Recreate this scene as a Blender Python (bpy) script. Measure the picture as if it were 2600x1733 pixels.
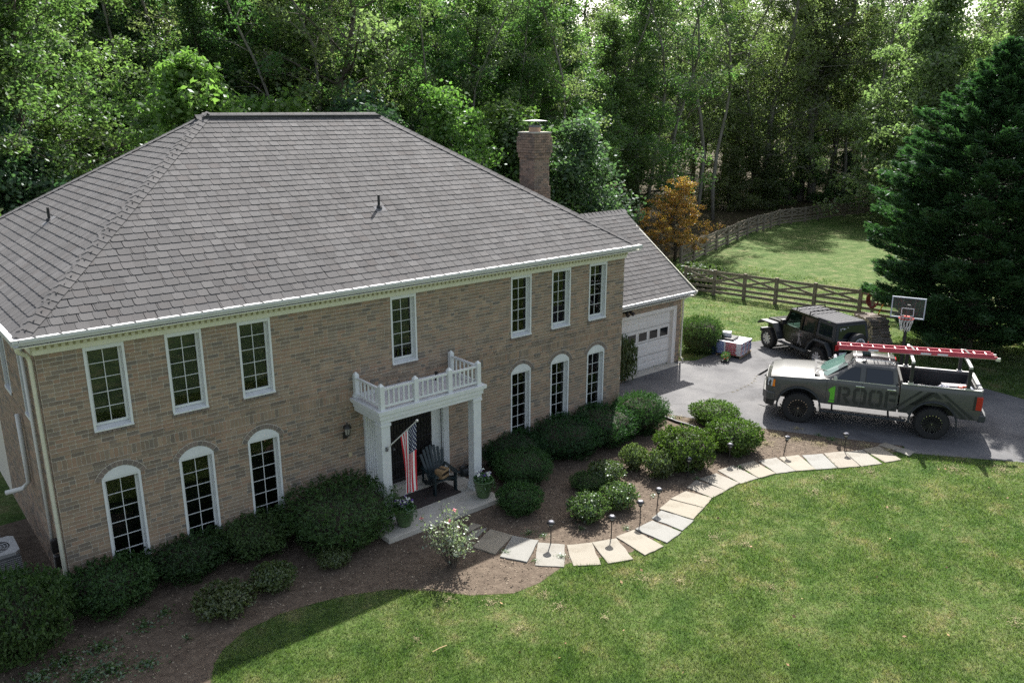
import bpy, math, random
import numpy as np
from mathutils import Vector, Matrix
for o in list(bpy.data.objects): bpy.data.objects.remove(o)
scn = bpy.context.scene
COL = scn.collection
R_ = math.radians
rng = np.random.default_rng(7)
random.seed(7)
# ---------------------------------------------------------------- camera
CAM = np.array([-2.456, -15.960, 9.145]); YAW, PIT, ROL = R_(40.0687), R_(15.9629), R_(0.14476); FPX = 2085.41
fw = np.array([math.sin(YAW)*math.cos(PIT), math.cos(YAW)*math.cos(PIT), -math.sin(PIT)])
r0 = np.array([math.cos(YAW), -math.sin(YAW), 0]); u0 = np.cross(r0, fw)
rt = r0*math.cos(ROL)+u0*math.sin(ROL); up = -r0*math.sin(ROL)+u0*math.cos(ROL)
cd = bpy.data.cameras.new('camera'); cam = bpy.data.objects.new('camera', cd); COL.objects.link(cam)
cd.sensor_fit = 'HORIZONTAL'; cd.sensor_width = 36; cd.lens = 36*FPX/2600; cd.clip_start = .1; cd.clip_end = 3000
mw = Matrix.Identity(4)
for i in range(3): mw[i][0], mw[i][1], mw[i][2], mw[i][3] = rt[i], up[i], -fw[i], CAM[i]
cam.matrix_world = mw; scn.camera = cam
# ---------------------------------------------------------------- world and sun
SUN = Vector((.80, .635, 1.0)).normalized()
w = bpy.data.worlds.new('World'); scn.world = w; w.use_nodes = True
nt = w.node_tree; sky = nt.nodes.new('ShaderNodeTexSky'); sky.sky_type = 'NISHITA'; sky.sun_disc = False
sky.sun_elevation = math.asin(SUN.z); sky.sun_rotation = math.atan2(SUN.x, SUN.y)
sky.air_density = 1.0; sky.dust_density = 3.0; sky.ozone_density = 1.0
hs_ = nt.nodes.new('ShaderNodeHueSaturation'); hs_.inputs['Saturation'].default_value = .62; nt.links.new(sky.outputs[0], hs_.inputs['Color']); nt.links.new(hs_.outputs[0], nt.nodes['Background'].inputs[0]); nt.nodes['Background'].inputs[1].default_value = .10
sl = bpy.data.lights.new('sun', 'SUN'); sl.energy = 4.8; sl.angle = R_(.55); sl.color = (1, .965, .91)
so = bpy.data.objects.new('sun', sl); COL.objects.link(so); so.rotation_euler = (-SUN).to_track_quat('-Z', 'Y').to_euler(); so.location = (30, 25, 40)
vs = scn.view_settings; vs.view_transform = 'Standard'; vs.look = 'None'; vs.gamma = 1; vs.exposure = 1.45; vs.use_curve_mapping = False
cy = scn.cycles; cy.use_denoising = False; cy.max_bounces = 7; cy.diffuse_bounces = 3; cy.glossy_bounces = 3; cy.transmission_bounces = 4; cy.transparent_max_bounces = 8; cy.sample_clamp_indirect = 6
cy.caustics_reflective = False; cy.caustics_refractive = False
# ---------------------------------------------------------------- pixel -> place helpers
Z0 = -.10                                                   # ground level
def ray(x, y): return fw + rt*(x-1300)/FPX - up*(y-866.5)/FPX
def G(x, y, z=Z0):
    d = ray(x, y); return CAM + d*((z-CAM[2])/d[2])
def PY(x, y, Y=0):
    d = ray(x, y); return CAM + d*((Y-CAM[1])/d[1])
def VT(x, y, b):
    d = ray(x, y); h = np.array(b[:2])-CAM[:2]; return CAM + d*((h@d[:2])/(d[:2]@d[:2]))
def ZC(x, y, o, s): return (o[0]+x/s, o[1]+y/s)
D_ = 1.1054
def DST(b): return float((np.array(b)-CAM)@fw)
# ---------------------------------------------------------------- materials
MATS = {}
def mat(name, col=(.5,.5,.5), rough=.7, metal=0, spec=.5, build=None):
    if name in MATS: return MATS[name]
    m = bpy.data.materials.new(name); m.use_nodes = True; t = m.node_tree; b = t.nodes['Principled BSDF']
    b.inputs['Base Color'].default_value = (*col, 1); b.inputs['Roughness'].default_value = rough; b.inputs['Metallic'].default_value = metal
    b.inputs['Specular IOR Level'].default_value = spec
    if build: build(t, b)
    MATS[name] = m; return m
def N(t, typ, **kw):
    n = t.nodes.new('ShaderNode'+typ)
    for k, v in kw.items():
        if k in n.inputs: n.inputs[k].default_value = v
        else: setattr(n, k, v)
    return n
def ramp(t, stops, interp='LINEAR'):
    n = t.nodes.new('ShaderNodeValToRGB'); n.color_ramp.interpolation = interp; e = n.color_ramp.elements
    while len(e) > 1: e.remove(e[-1])
    e[0].position = stops[0][0]; e[0].color = (*stops[0][1], 1)
    for p, c in stops[1:]: q = e.new(p); q.color = (*c, 1)
    return n
def noise(t, scale, detail=4, rough=.6, coord='Object', stretch=None):
    n = N(t, 'TexNoise', Scale=scale, Detail=detail, Roughness=rough); c = N(t, 'TexCoord')
    if stretch:
        mp = N(t, 'Mapping'); mp.inputs['Scale'].default_value = stretch; t.links.new(c.outputs[coord], mp.inputs[0]); t.links.new(mp.outputs[0], n.inputs['Vector'])
    else: t.links.new(c.outputs[coord], n.inputs['Vector'])
    return n
def mixc(t, a, b, f, mode='MIX'):
    n = t.nodes.new('ShaderNodeMix'); n.data_type = 'RGBA'; n.blend_type = mode
    for s, v in ((6, a), (7, b), (0, f)):
        if hasattr(v, 'is_linked') or hasattr(v, 'links'): t.links.new(v, n.inputs[s])
        elif isinstance(v, (int, float)): n.inputs[s].default_value = v
        else: n.inputs[s].default_value = (*v, 1)
    return n.outputs[2]
def bump(t, b, h, dist=.01, st=.5):
    n = N(t, 'Bump', Strength=st, Distance=dist); t.links.new(h, n.inputs['Height']); t.links.new(n.outputs[0], b.inputs['Normal'])
def piece_random(t):                                        # one number per brick / shingle / leaf, joined or single
    g = N(t, 'NewGeometry'); oi = N(t, 'ObjectInfo'); a = N(t, 'Math', operation='ADD'); f = N(t, 'Math', operation='FRACT')
    t.links.new(g.outputs['Random Per Island'], a.inputs[0]); t.links.new(oi.outputs['Random'], a.inputs[1]); t.links.new(a.outputs[0], f.inputs[0]); return f.outputs[0]
def pieces(stops, nscale=30, namt=.35, bscale=120, bdist=.002):
    def f(t, b):
        rp = ramp(t, stops); t.links.new(piece_random(t), rp.inputs[0]); n = noise(t, nscale, 5, .65, 'Object')
        r2 = ramp(t, [(.3, (.55,.55,.55)), (.7, (1.25,1.25,1.25))]); t.links.new(n.outputs[0], r2.inputs[0])
        t.links.new(mixc(t, rp.outputs[0], r2.outputs[0], namt, 'MULTIPLY'), b.inputs['Base Color'])
        n2 = noise(t, bscale, 3); bump(t, b, n2.outputs[0], bdist, .6)
    return f
def speckle(stops, scale, detail=5, rough=.65, bdist=.004, bscale=None, stretch=None, coord='Object'):
    def f(t, b):
        n = noise(t, scale, detail, rough, coord, stretch); rp = ramp(t, stops); t.links.new(n.outputs[0], rp.inputs[0]); t.links.new(rp.outputs[0], b.inputs['Base Color'])
        n2 = noise(t, bscale or scale*4, 4, .6, coord, stretch); bump(t, b, n2.outputs[0], bdist, .6)
    return f
def leafmat(name, stops, trans=.45, gloss=.35, glossw=.06, hue=.12):
    if name in MATS: return MATS[name]
    m = bpy.data.materials.new(name); m.use_nodes = True; t = m.node_tree; t.nodes.clear()
    out = N(t, 'OutputMaterial'); g = N(t, 'NewGeometry'); oi = N(t, 'ObjectInfo'); rp = ramp(t, stops)
    cl = noise(t, .55, 2, .5, 'Object')                      # clump-sized shifts of colour
    a = N(t, 'Math', operation='MULTIPLY_ADD'); a.inputs[1].default_value = .6; t.links.new(g.outputs['Random Per Island'], a.inputs[0])
    a2 = N(t, 'Math', operation='MULTIPLY_ADD'); a2.inputs[1].default_value = .4; t.links.new(cl.outputs[0], a2.inputs[0]); t.links.new(a2.outputs[0], a.inputs[2]); a2.inputs[2].default_value = -.02
    t.links.new(a.outputs[0], rp.inputs[0])
    hs = N(t, 'HueSaturation'); t.links.new(rp.outputs[0], hs.inputs['Color'])
    h = N(t, 'MapRange'); h.inputs[3].default_value = .5-hue*.28; h.inputs[4].default_value = .5+hue*.15; t.links.new(oi.outputs['Random'], h.inputs[0]); t.links.new(h.outputs[0], hs.inputs['Hue'])
    wn = N(t, 'TexWhiteNoise', noise_dimensions='1D'); t.links.new(oi.outputs['Random'], wn.inputs['W'])
    v = N(t, 'MapRange'); v.inputs[3].default_value = 1-hue*2.2; v.inputs[4].default_value = 1+hue*1.6; t.links.new(wn.outputs['Value'], v.inputs[0]); t.links.new(v.outputs[0], hs.inputs['Value'])
    d = N(t, 'BsdfDiffuse'); tr = N(t, 'BsdfTranslucent'); gl = N(t, 'BsdfGlossy', Roughness=gloss)
    ts = mixc(t, hs.outputs[0], (1.0, 1.0, .45), .0, 'MULTIPLY')
    t.links.new(hs.outputs[0], d.inputs[0]); sat = mixc(t, hs.outputs[0], (1.02, 1.30, .84), 1.0, 'MULTIPLY'); t.links.new(sat, tr.inputs[0]); gl.inputs[0].default_value = (.9,.95,1,1)
    m1 = N(t, 'MixShader'); m1.inputs[0].default_value = trans; t.links.new(d.outputs[0], m1.inputs[1]); t.links.new(tr.outputs[0], m1.inputs[2])
    m2 = N(t, 'MixShader'); m2.inputs[0].default_value = glossw; t.links.new(m1.outputs[0], m2.inputs[1]); t.links.new(gl.outputs[0], m2.inputs[2])
    t.links.new(m2.outputs[0], out.inputs[0]); MATS[name] = m; return m
def glassmat(name, tint=(.75,.85,.8), rough=.02, minr=.06, ior=1.6):
    if name in MATS: return MATS[name]
    m = bpy.data.materials.new(name); m.use_nodes = True; t = m.node_tree; t.nodes.clear(); out = N(t, 'OutputMaterial')
    tr = N(t, 'BsdfTransparent'); tr.inputs[0].default_value = (*tint, 1); gl = N(t, 'BsdfGlossy', Roughness=rough); fr = N(t, 'Fresnel', IOR=ior)
    mx = N(t, 'Math', operation='MAXIMUM'); mx.inputs[1].default_value = minr; t.links.new(fr.outputs[0], mx.inputs[0])
    m1 = N(t, 'MixShader'); t.links.new(mx.outputs[0], m1.inputs[0]); t.links.new(tr.outputs[0], m1.inputs[1]); t.links.new(gl.outputs[0], m1.inputs[2]); t.links.new(m1.outputs[0], out.inputs[0]); MATS[name] = m; return m
# ---------------------------------------------------------------- mesh helpers
def np_mesh(name, V, F, smooth=False):
    V = np.asarray(V, np.float32); F = np.asarray(F, np.int32); k = F.shape[1]; me = bpy.data.meshes.new(name)
    me.vertices.add(len(V)); me.vertices.foreach_set('co', V.ravel()); me.loops.add(F.size); me.loops.foreach_set('vertex_index', F.ravel())
    me.polygons.add(len(F)); me.polygons.foreach_set('loop_start', np.arange(0, F.size, k, dtype=np.int32)); me.polygons.foreach_set('loop_total', np.full(len(F), k, np.int32))
    me.update(calc_edges=True)
    if smooth: me.polygons.foreach_set('use_smooth', np.ones(len(F), bool))
    return me
class MB:
    def __init__(s): s.v = []; s.f = []; s.m = []
    def add(s, V, F, m=0):
        o = len(s.v); s.v += [tuple(map(float, p)) for p in V]; s.f += [tuple(o+i for i in f) for f in F]; s.m += [m]*len(F); return s
    def box(s, x0, x1, y0, y1, z0, z1, m=0):
        return s.add([(x0,y0,z0),(x1,y0,z0),(x1,y1,z0),(x0,y1,z0),(x0,y0,z1),(x1,y0,z1),(x1,y1,z1),(x0,y1,z1)], [(0,3,2,1),(4,5,6,7),(0,1,5,4),(1,2,6,5),(2,3,7,6),(3,0,4,7)], m)
    def bar(s, a, b, w, h, m=0, upv=(0,0,1)):
        a = Vector(a); b = Vector(b); d = (b-a).normalized(); upv = Vector(upv)
        if abs(d.dot(upv)) > .98: upv = Vector((0,1,0))
        x = d.cross(upv).normalized()*(w/2); y = x.cross(d).normalized()*(h/2)
        return s.add([a-x-y,a+x-y,a+x+y,a-x+y,b-x-y,b+x-y,b+x+y,b-x+y], [(0,3,2,1),(4,5,6,7),(0,1,5,4),(1,2,6,5),(2,3,7,6),(3,0,4,7)], m)
    def tube(s, pts, rad, n=8, m=0, cap=True):
        P = [Vector(p) for p in pts]; k = len(P); rad = rad if hasattr(rad, '__len__') else [rad]*k; V = []; F = []; ref = Vector((.31,.17,.93))
        for i, p in enumerate(P):
            d = (P[min(i+1,k-1)]-P[max(i-1,0)]).normalized()
            if abs(d.dot(ref)) > .97: ref = Vector((.95,.1,.2))
            x = d.cross(ref).normalized(); y = d.cross(x)
            V += [p+(x*math.cos(2*math.pi*j/n)+y*math.sin(2*math.pi*j/n))*rad[i] for j in range(n)]
        for i in range(k-1):
            for j in range(n): F.append((i*n+j, i*n+(j+1)%n, (i+1)*n+(j+1)%n, (i+1)*n+j))
        if cap: F += [tuple(range(n-1,-1,-1)), tuple((k-1)*n+j for j in range(n))]
        return s.add(V, F, m)
    def lathe(s, prof, n=16, c=(0,0,0), m=0, axis='z', close=True):
        V = []; F = []; k = len(prof)
        for r, z in prof:
            for j in range(n):
                a = 2*math.pi*j/n; q = (r*math.cos(a), r*math.sin(a), z)
                if axis == 'y': q = (q[0], q[2], q[1])
                if axis == 'x': q = (q[2], q[0], q[1])
                V.append((q[0]+c[0], q[1]+c[1], q[2]+c[2]))
        for i in range(k-1):
            for j in range(n): F.append((i*n+j, i*n+(j+1)%n, (i+1)*n+(j+1)%n, (i+1)*n+j))
        if close: F += [tuple(range(n-1,-1,-1)), tuple((k-1)*n+j for j in range(n))]
        return s.add(V, F, m)
    def prism(s, pts, ax, d0, d1, m=0):                     # polygon pts extruded along axis ax
        def q(p, d): return {'x': (d,p[0],p[1]), 'y': (p[0],d,p[1]), 'z': (p[0],p[1],d)}[ax]
        n = len(pts); return s.add([q(p,d0) for p in pts]+[q(p,d1) for p in pts], [tuple(range(n-1,-1,-1)), tuple(range(n,2*n))]+[(i,(i+1)%n,n+(i+1)%n,n+i) for i in range(n)], m)
    def quad(s, a, b, c, d, m=0): return s.add([a,b,c,d], [(0,1,2,3)], m)
    def mesh(s, name, smooth=False):
        me = bpy.data.meshes.new(name); me.from_pydata(s.v, [], s.f)
        if any(s.m): me.polygons.foreach_set('material_index', s.m)
        me.validate(); me.update()
        if smooth: me.polygons.foreach_set('use_smooth', [True]*len(me.polygons))
        return me
    def obj(s, name, mats, parent=None, smooth=False, bev=0, seg=2, sharp=None):
        o = link(name, s.mesh(name, smooth or bool(sharp)), mats, parent)
        if sharp: o.data.set_sharp_from_angle(angle=R_(sharp))
        if bev:
            b = o.modifiers.new('bevel', 'BEVEL'); b.width = bev; b.segments = seg; b.limit_method = 'ANGLE'; b.angle_limit = R_(35)
        return o
def link(name, me, mats=None, parent=None, loc=None, kind=None):
    if mats is not None and not me.materials:
        for q in (mats if isinstance(mats, (list, tuple)) else [mats]): me.materials.append(MATS[q] if isinstance(q, str) else q)
    o = bpy.data.objects.new(name, me); COL.objects.link(o)
    if parent: o.parent = parent
    if loc is not None: o.location = loc
    if kind: o['kind'] = kind
    return o
def tag(o, label, cat, group=None):
    o['label'] = label; o['category'] = cat
    if group: o['group'] = group
    return o
def thing(name, label, cat, loc=(0,0,0), rz=0, group=None):
    o = bpy.data.objects.new(name, None); COL.objects.link(o); o.location = loc; o.rotation_euler = (0,0,rz); o.empty_display_size = .2
    return tag(o, label, cat, group)
def part(name, parent, loc=(0,0,0)):
    o = bpy.data.objects.new(name, None); COL.objects.link(o); o.parent = parent; o.location = loc; return o
def copy_tree(o, parent=None):
    c = o.copy(); COL.objects.link(c); c.parent = parent
    for ch in o.children: copy_tree(ch, c)
    return c
_ub = {}
def bar_obj(name, a, b, w, h, m, parent=None, upv=(0,0,1)):  # a straight board: one shared unit box, scaled and turned
    if m not in _ub: _ub[m] = MB().box(-.5,.5,-.5,.5,-.5,.5).mesh('board'); _ub[m].materials.append(MATS[m])
    o = bpy.data.objects.new(name, _ub[m]); COL.objects.link(o); a = Vector(a); b = Vector(b); d = b-a; L = d.length; d.normalize(); upv = Vector(upv)
    if abs(d.dot(upv)) > .98: upv = Vector((0,1,0))
    x = d.cross(upv).normalized(); y = x.cross(d); M = Matrix.Identity(4); c = (a+b)/2
    for i in range(3): M[i][0] = x[i]*w; M[i][1] = d[i]*L; M[i][2] = y[i]*h; M[i][3] = c[i]
    if parent: o.parent = parent
    o.matrix_basis = M; return o
def rand_rot(n):
    q = rng.normal(size=(n,4)); q /= np.linalg.norm(q, axis=1)[:,None]; a,b,c,d = q.T
    return np.stack([np.stack([1-2*(c*c+d*d), 2*(b*c-a*d), 2*(b*d+a*c)],1), np.stack([2*(b*c+a*d), 1-2*(b*b+d*d), 2*(c*d-a*b)],1), np.stack([2*(b*d-a*c), 2*(c*d+a*b), 1-2*(b*b+c*c)],1)],1)
def leaves(P, L, W, nrm=None, var=.35):                     # diamond leaves at points P, optionally facing nrm
    n = len(P); Rm = rand_rot(n); a = Rm[:,0]; b = Rm[:,1]
    if nrm is not None:
        m = nrm + rng.normal(size=(n,3))*.55; m /= np.linalg.norm(m,axis=1)[:,None]; a = np.cross(m, Rm[:,2]); a /= np.linalg.norm(a,axis=1)[:,None]+1e-9; b = np.cross(m, a)
    s = (1+var*rng.uniform(-1,1,n))[:,None]; a = a*L*s; b = b*W*s
    V = np.stack([P-a, P-b*1.0+a*.1, P+a, P+b+a*.1],1).reshape(-1,3); F = np.arange(4*n).reshape(-1,4); return V, F
def joinVF(parts):
    V = []; F = []; o = 0
    for v, f in parts: V.append(v); F.append(f+o); o += len(v)
    return np.concatenate(V), np.concatenate(F)
# ---------------------------------------------------------------- material library
BR = [(0,(0.173,0.136,0.104)),(.10,(0.210,0.162,0.119)),(.28,(0.263,0.189,0.130)),(.46,(0.299,0.214,0.145)),(.60,(0.294,0.190,0.128)),(.76,(0.331,0.238,0.162)),(.88,(0.252,0.194,0.141)),(.95,(0.210,0.170,0.132)),(1,(0.152,0.129,0.108))]
mat('brick', rough=.85, build=pieces(BR, 2.2, .5, 150, .002))
mat('arch_brick', rough=.85, build=pieces([(0,(.17,.14,.115)),(.5,(.22,.17,.14)),(1,(.13,.115,.10))], 35, .4, 150, .002))
mat('old_brick', rough=.9, build=pieces([(0,(.24,.165,.12)),(.4,(.30,.20,.145)),(.7,(.20,.15,.115)),(1,(.155,.115,.095))], 5, .75, 90, .003))
mat('mortar', rough=.95, build=speckle([(.3,(.50,.45,.37)),(.7,(.62,.56,.47))], 25))
mat('shingle', rough=.92, spec=.25, build=pieces([(0,(.078,.075,.075)),(.3,(.102,.099,.099)),(.6,(.089,.085,.084)),(.85,(.116,.112,.111)),(1,(.084,.077,.075))], 1.1, .42, 500, .002))
mat('shingle_under', (.045,.042,.044), .95)  # shingle colour darkened to stand for shade in the gaps between tabs
def paint(c, amt=.12, sc=6):
    return speckle([(.25, tuple(x*(1-amt) for x in c)), (.7, c)], sc, 4, .6, .0006, 40)
mat('white_trim', rough=.5, build=paint((.66,.67,.655)))
mat('cream_trim', rough=.55, build=paint((.68,.66,.53)))
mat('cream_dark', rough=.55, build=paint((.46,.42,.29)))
mat('gutter', rough=.45, build=paint((.56,.56,.555), .1, 4))
mat('gutter_in', rough=.45, build=paint((.78,.77,.76), .2, 9))
mat('garage_door', rough=.5, build=paint((.70,.665,.62)))
mat('iron', (.012,.012,.013), .45)
mat('door_dark', (.014,.012,.012), .35)
mat('bronze_dark', (.02,.018,.016), .5)
mat('frosted', (.55,.55,.52), .3)
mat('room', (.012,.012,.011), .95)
mat('zinc', rough=.5, metal=.4, build=paint((.16,.16,.17), .25, 12))
mat('rubber', (.012,.012,.014), .6)
mat('clay', (.42,.27,.18), .8)
mat('concrete', rough=.9, build=speckle([(.3,(.36,.33,.28)),(.55,(.46,.43,.37)),(.75,(.52,.49,.43))], 3.5, 7, .7, .003, 60))
mat('pvc', (.55,.54,.5), .5)
def blindf(t, b):
    wv = N(t, 'TexWave', Scale=28.0, Distortion=0.0); wv.bands_direction = 'Z'; c = N(t, 'TexCoord'); t.links.new(c.outputs['Object'], wv.inputs['Vector'])
    rp = ramp(t, [(.2,(.03,.03,.025)),(.6,(.085,.083,.07))]); t.links.new(wv.outputs[0], rp.inputs[0]); t.links.new(rp.outputs[0], b.inputs['Base Color'])
mat('blind', rough=.6, build=blindf)
glassmat('glass', (.72,.80,.76))
# ---------------------------------------------------------------- house
HW, HD = 15.24, 10.73
ZF, ZS, ZL, ZB = 4.929, 3.269, 2.296, .25
XL = [.770, 2.214, 3.649, 7.284, 10.925, 12.368, 13.798]; WW = .706
house = thing('brick_house', 'two-storey tan brick house with grey hip roof, white portico and attached garage', 'house')
DOOR = (6.44, 8.83, -.1, 2.42)
OPEN = [(x, x+WW, ZS, ZF+.2) for x in XL]+[(x, x+WW, ZB, ZL) for i, x in enumerate(XL) if i != 3]+[DOOR]
def wall_grid(mb, x0, x1, z0, z1, opens, put):               # flat wall with real openings
    xs = sorted({x0, x1}|{v for o in opens for v in o[:2]}); zs = sorted({z0, z1}|{min(v,z1) for o in opens for v in o[2:]})
    for i in range(len(xs)-1):
        for j in range(len(zs)-1):
            cx, cz = (xs[i]+xs[i+1])/2, (zs[j]+zs[j+1])/2
            if any(o[0] < cx < o[1] and o[2] < cz < o[3] for o in opens): continue
            put(xs[i], xs[i+1], zs[j], zs[j+1])
m = MB(); wall_grid(m, 0, HW, Z0-.3, 5.25, OPEN, lambda a,b,c,d: m.quad((a,.008,c),(b,.008,c),(b,.008,d),(a,.008,d)))
for a, b, c, d in OPEN:                                      # reveals
    m.quad((a,.008,c),(a,.16,c),(a,.16,d),(a,.008,d)); m.quad((b,.16,c),(b,.008,c),(b,.008,d),(b,.16,d)); m.quad((a,.16,d),(b,.16,d),(b,.008,d),(a,.008,d))
wall = m.obj('front_wall', 'mortar', house)
CH = .0813; BL = .222; MJ = .0125
def lay(x0, x1, z0, z1, opens, band=None, seed=1):
    rr = random.Random(seed); out = []; z = z0; k = 0; lo = (band[0]-z0)/round((band[0]-z0)/CH) if band else CH
    while z < z1-.01:
        h = lo if band and z < band[0]-.01 else CH
        if band and abs(z-band[0]) < .01 and not any(q[4] == 's' for q in out):
            z = band[0]; x = x0
            while x < x1-.02:
                out.append((x+MJ/2, min(x+CH,x1)-MJ/2, z+MJ/2, band[1]-MJ/2, 's')); x += CH
            z = band[1]; continue
        x = x0-(BL/2 if k % 2 else 0)+rr.uniform(-.01,.01); top = min(z+h, z1)
        while x < x1:
            L = BL
            if rr.random() < .28: L = BL*.5
            out.append((max(x,x0)+MJ/2, min(x+L,x1)-MJ/2, z+MJ/2, top-MJ/2, 'b')); x += L
        z = top; k += 1
    res = []
    for a, b, c, d, t in out:
        segs = [(a, b)]
        for o in opens:
            if o[3] <= c+.02 or o[2] >= d-.02: continue
            ns = []
            for s in segs:
                if s[1] <= o[0] or s[0] >= o[1]: ns.append(s); continue
                if s[0] < o[0]: ns.append((s[0], o[0]))
                if s[1] > o[1]: ns.append((o[1], s[1]))
            segs = ns
        res += [(s[0], s[1], c, d, t) for s in segs if s[1]-s[0] > .015]
    return res
SOL = (2.680, 2.877)
bricks = lay(0, HW, Z0, 5.2, OPEN, SOL)
def brick_out(b): return .006 if (SOL[0]-CH*1.05 < b[2] < SOL[0]-.005 or SOL[1]-.001 < b[2] < SOL[1]+CH*.5 or SOL[1]+CH*.95 < b[2] < SOL[1]+CH*1.4) and b[4] == 'b' and (SOL[0]-CH*1.05 < b[2] < SOL[0] or b[2] > SOL[1]+CH*.9) else 0.0
def vis(b): return b[2] > 1.15 and b[3] < ZF and b[0] > .05 and b[1]-b[0] > .1
near = sorted([i for i, b in enumerate(bricks) if vis(b)], key=lambda i: np.linalg.norm(np.array([bricks[i][0],0,bricks[i][2]])-CAM))[:300]
nearset = set(near); ub = MB().box(0,1,0,1,0,1).mesh('brick'); ub.materials.append(MATS['brick'])
rest = MB()
for i, b in enumerate(bricks):
    y = -brick_out(b)
    if i in nearset:
        o = bpy.data.objects.new('brick', ub); COL.objects.link(o); o.parent = wall; o.location = (b[0], y, b[2]); o.scale = (b[1]-b[0], .04, b[3]-b[2])
    else: rest.box(b[0], b[1], y, .04, b[2], b[3])
o = rest.obj('brickwork', 'brick', wall); o['kind'] = 'stuff'
# left side wall: courses seen edge-on
m = MB(); LOP = [(1.15, 1.86, ZS, ZF), (3.3, 4.0, ZS, ZF)]
wall_grid(m, 0, HD, Z0-.3, 5.25, LOP, lambda a,b,c,d: m.quad((.008,a,c),(.008,a,d),(.008,b,d),(.008,b,c)))
m.quad((HW,0,Z0),(HW,HD,Z0),(HW,HD,5.25),(HW,0,5.25)); m.quad((0,HD,Z0),(0,HD,5.25),(HW,HD,5.25),(HW,HD,Z0))
sw = m.obj('side_wall', 'mortar', house)
m = MB()
for b in lay(.03, 6, Z0, 5.2, LOP, None, 3): m.box(0, .03, b[0], b[1], b[2], b[3])
for b in lay(-.0, 5, Z0, 5.2, [], None, 4): m.box(HW-.03, HW+.01, b[0]+.05, b[1]+.05, b[2], b[3])
o = m.obj('side_brickwork', 'brick', sw); o['kind'] = 'stuff'
for y0, y1, z0, z1 in LOP:
    m = MB(); m.box(-.012,.06,y0,y0+.06,z0,z1); m.box(-.012,.06,y1-.06,y1,z0,z1); m.box(-.03,.06,y0,y1,z0,z0+.06); m.box(-.01,.05,y0+.06,y1-.06,z1-.06,z1)
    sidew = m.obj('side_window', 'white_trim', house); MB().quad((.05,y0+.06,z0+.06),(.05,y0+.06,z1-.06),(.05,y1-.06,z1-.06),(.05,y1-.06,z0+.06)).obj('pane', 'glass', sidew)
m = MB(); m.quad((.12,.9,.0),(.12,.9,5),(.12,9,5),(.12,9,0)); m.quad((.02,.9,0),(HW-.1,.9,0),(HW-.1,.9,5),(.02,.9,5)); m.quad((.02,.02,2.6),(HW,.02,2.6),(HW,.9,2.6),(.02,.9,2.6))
m.quad((.02,.02,.05),(HW,.02,.05),(HW,.9,.05),(.02,.9,.05)); m.obj('dark_room', 'room', house)
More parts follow.
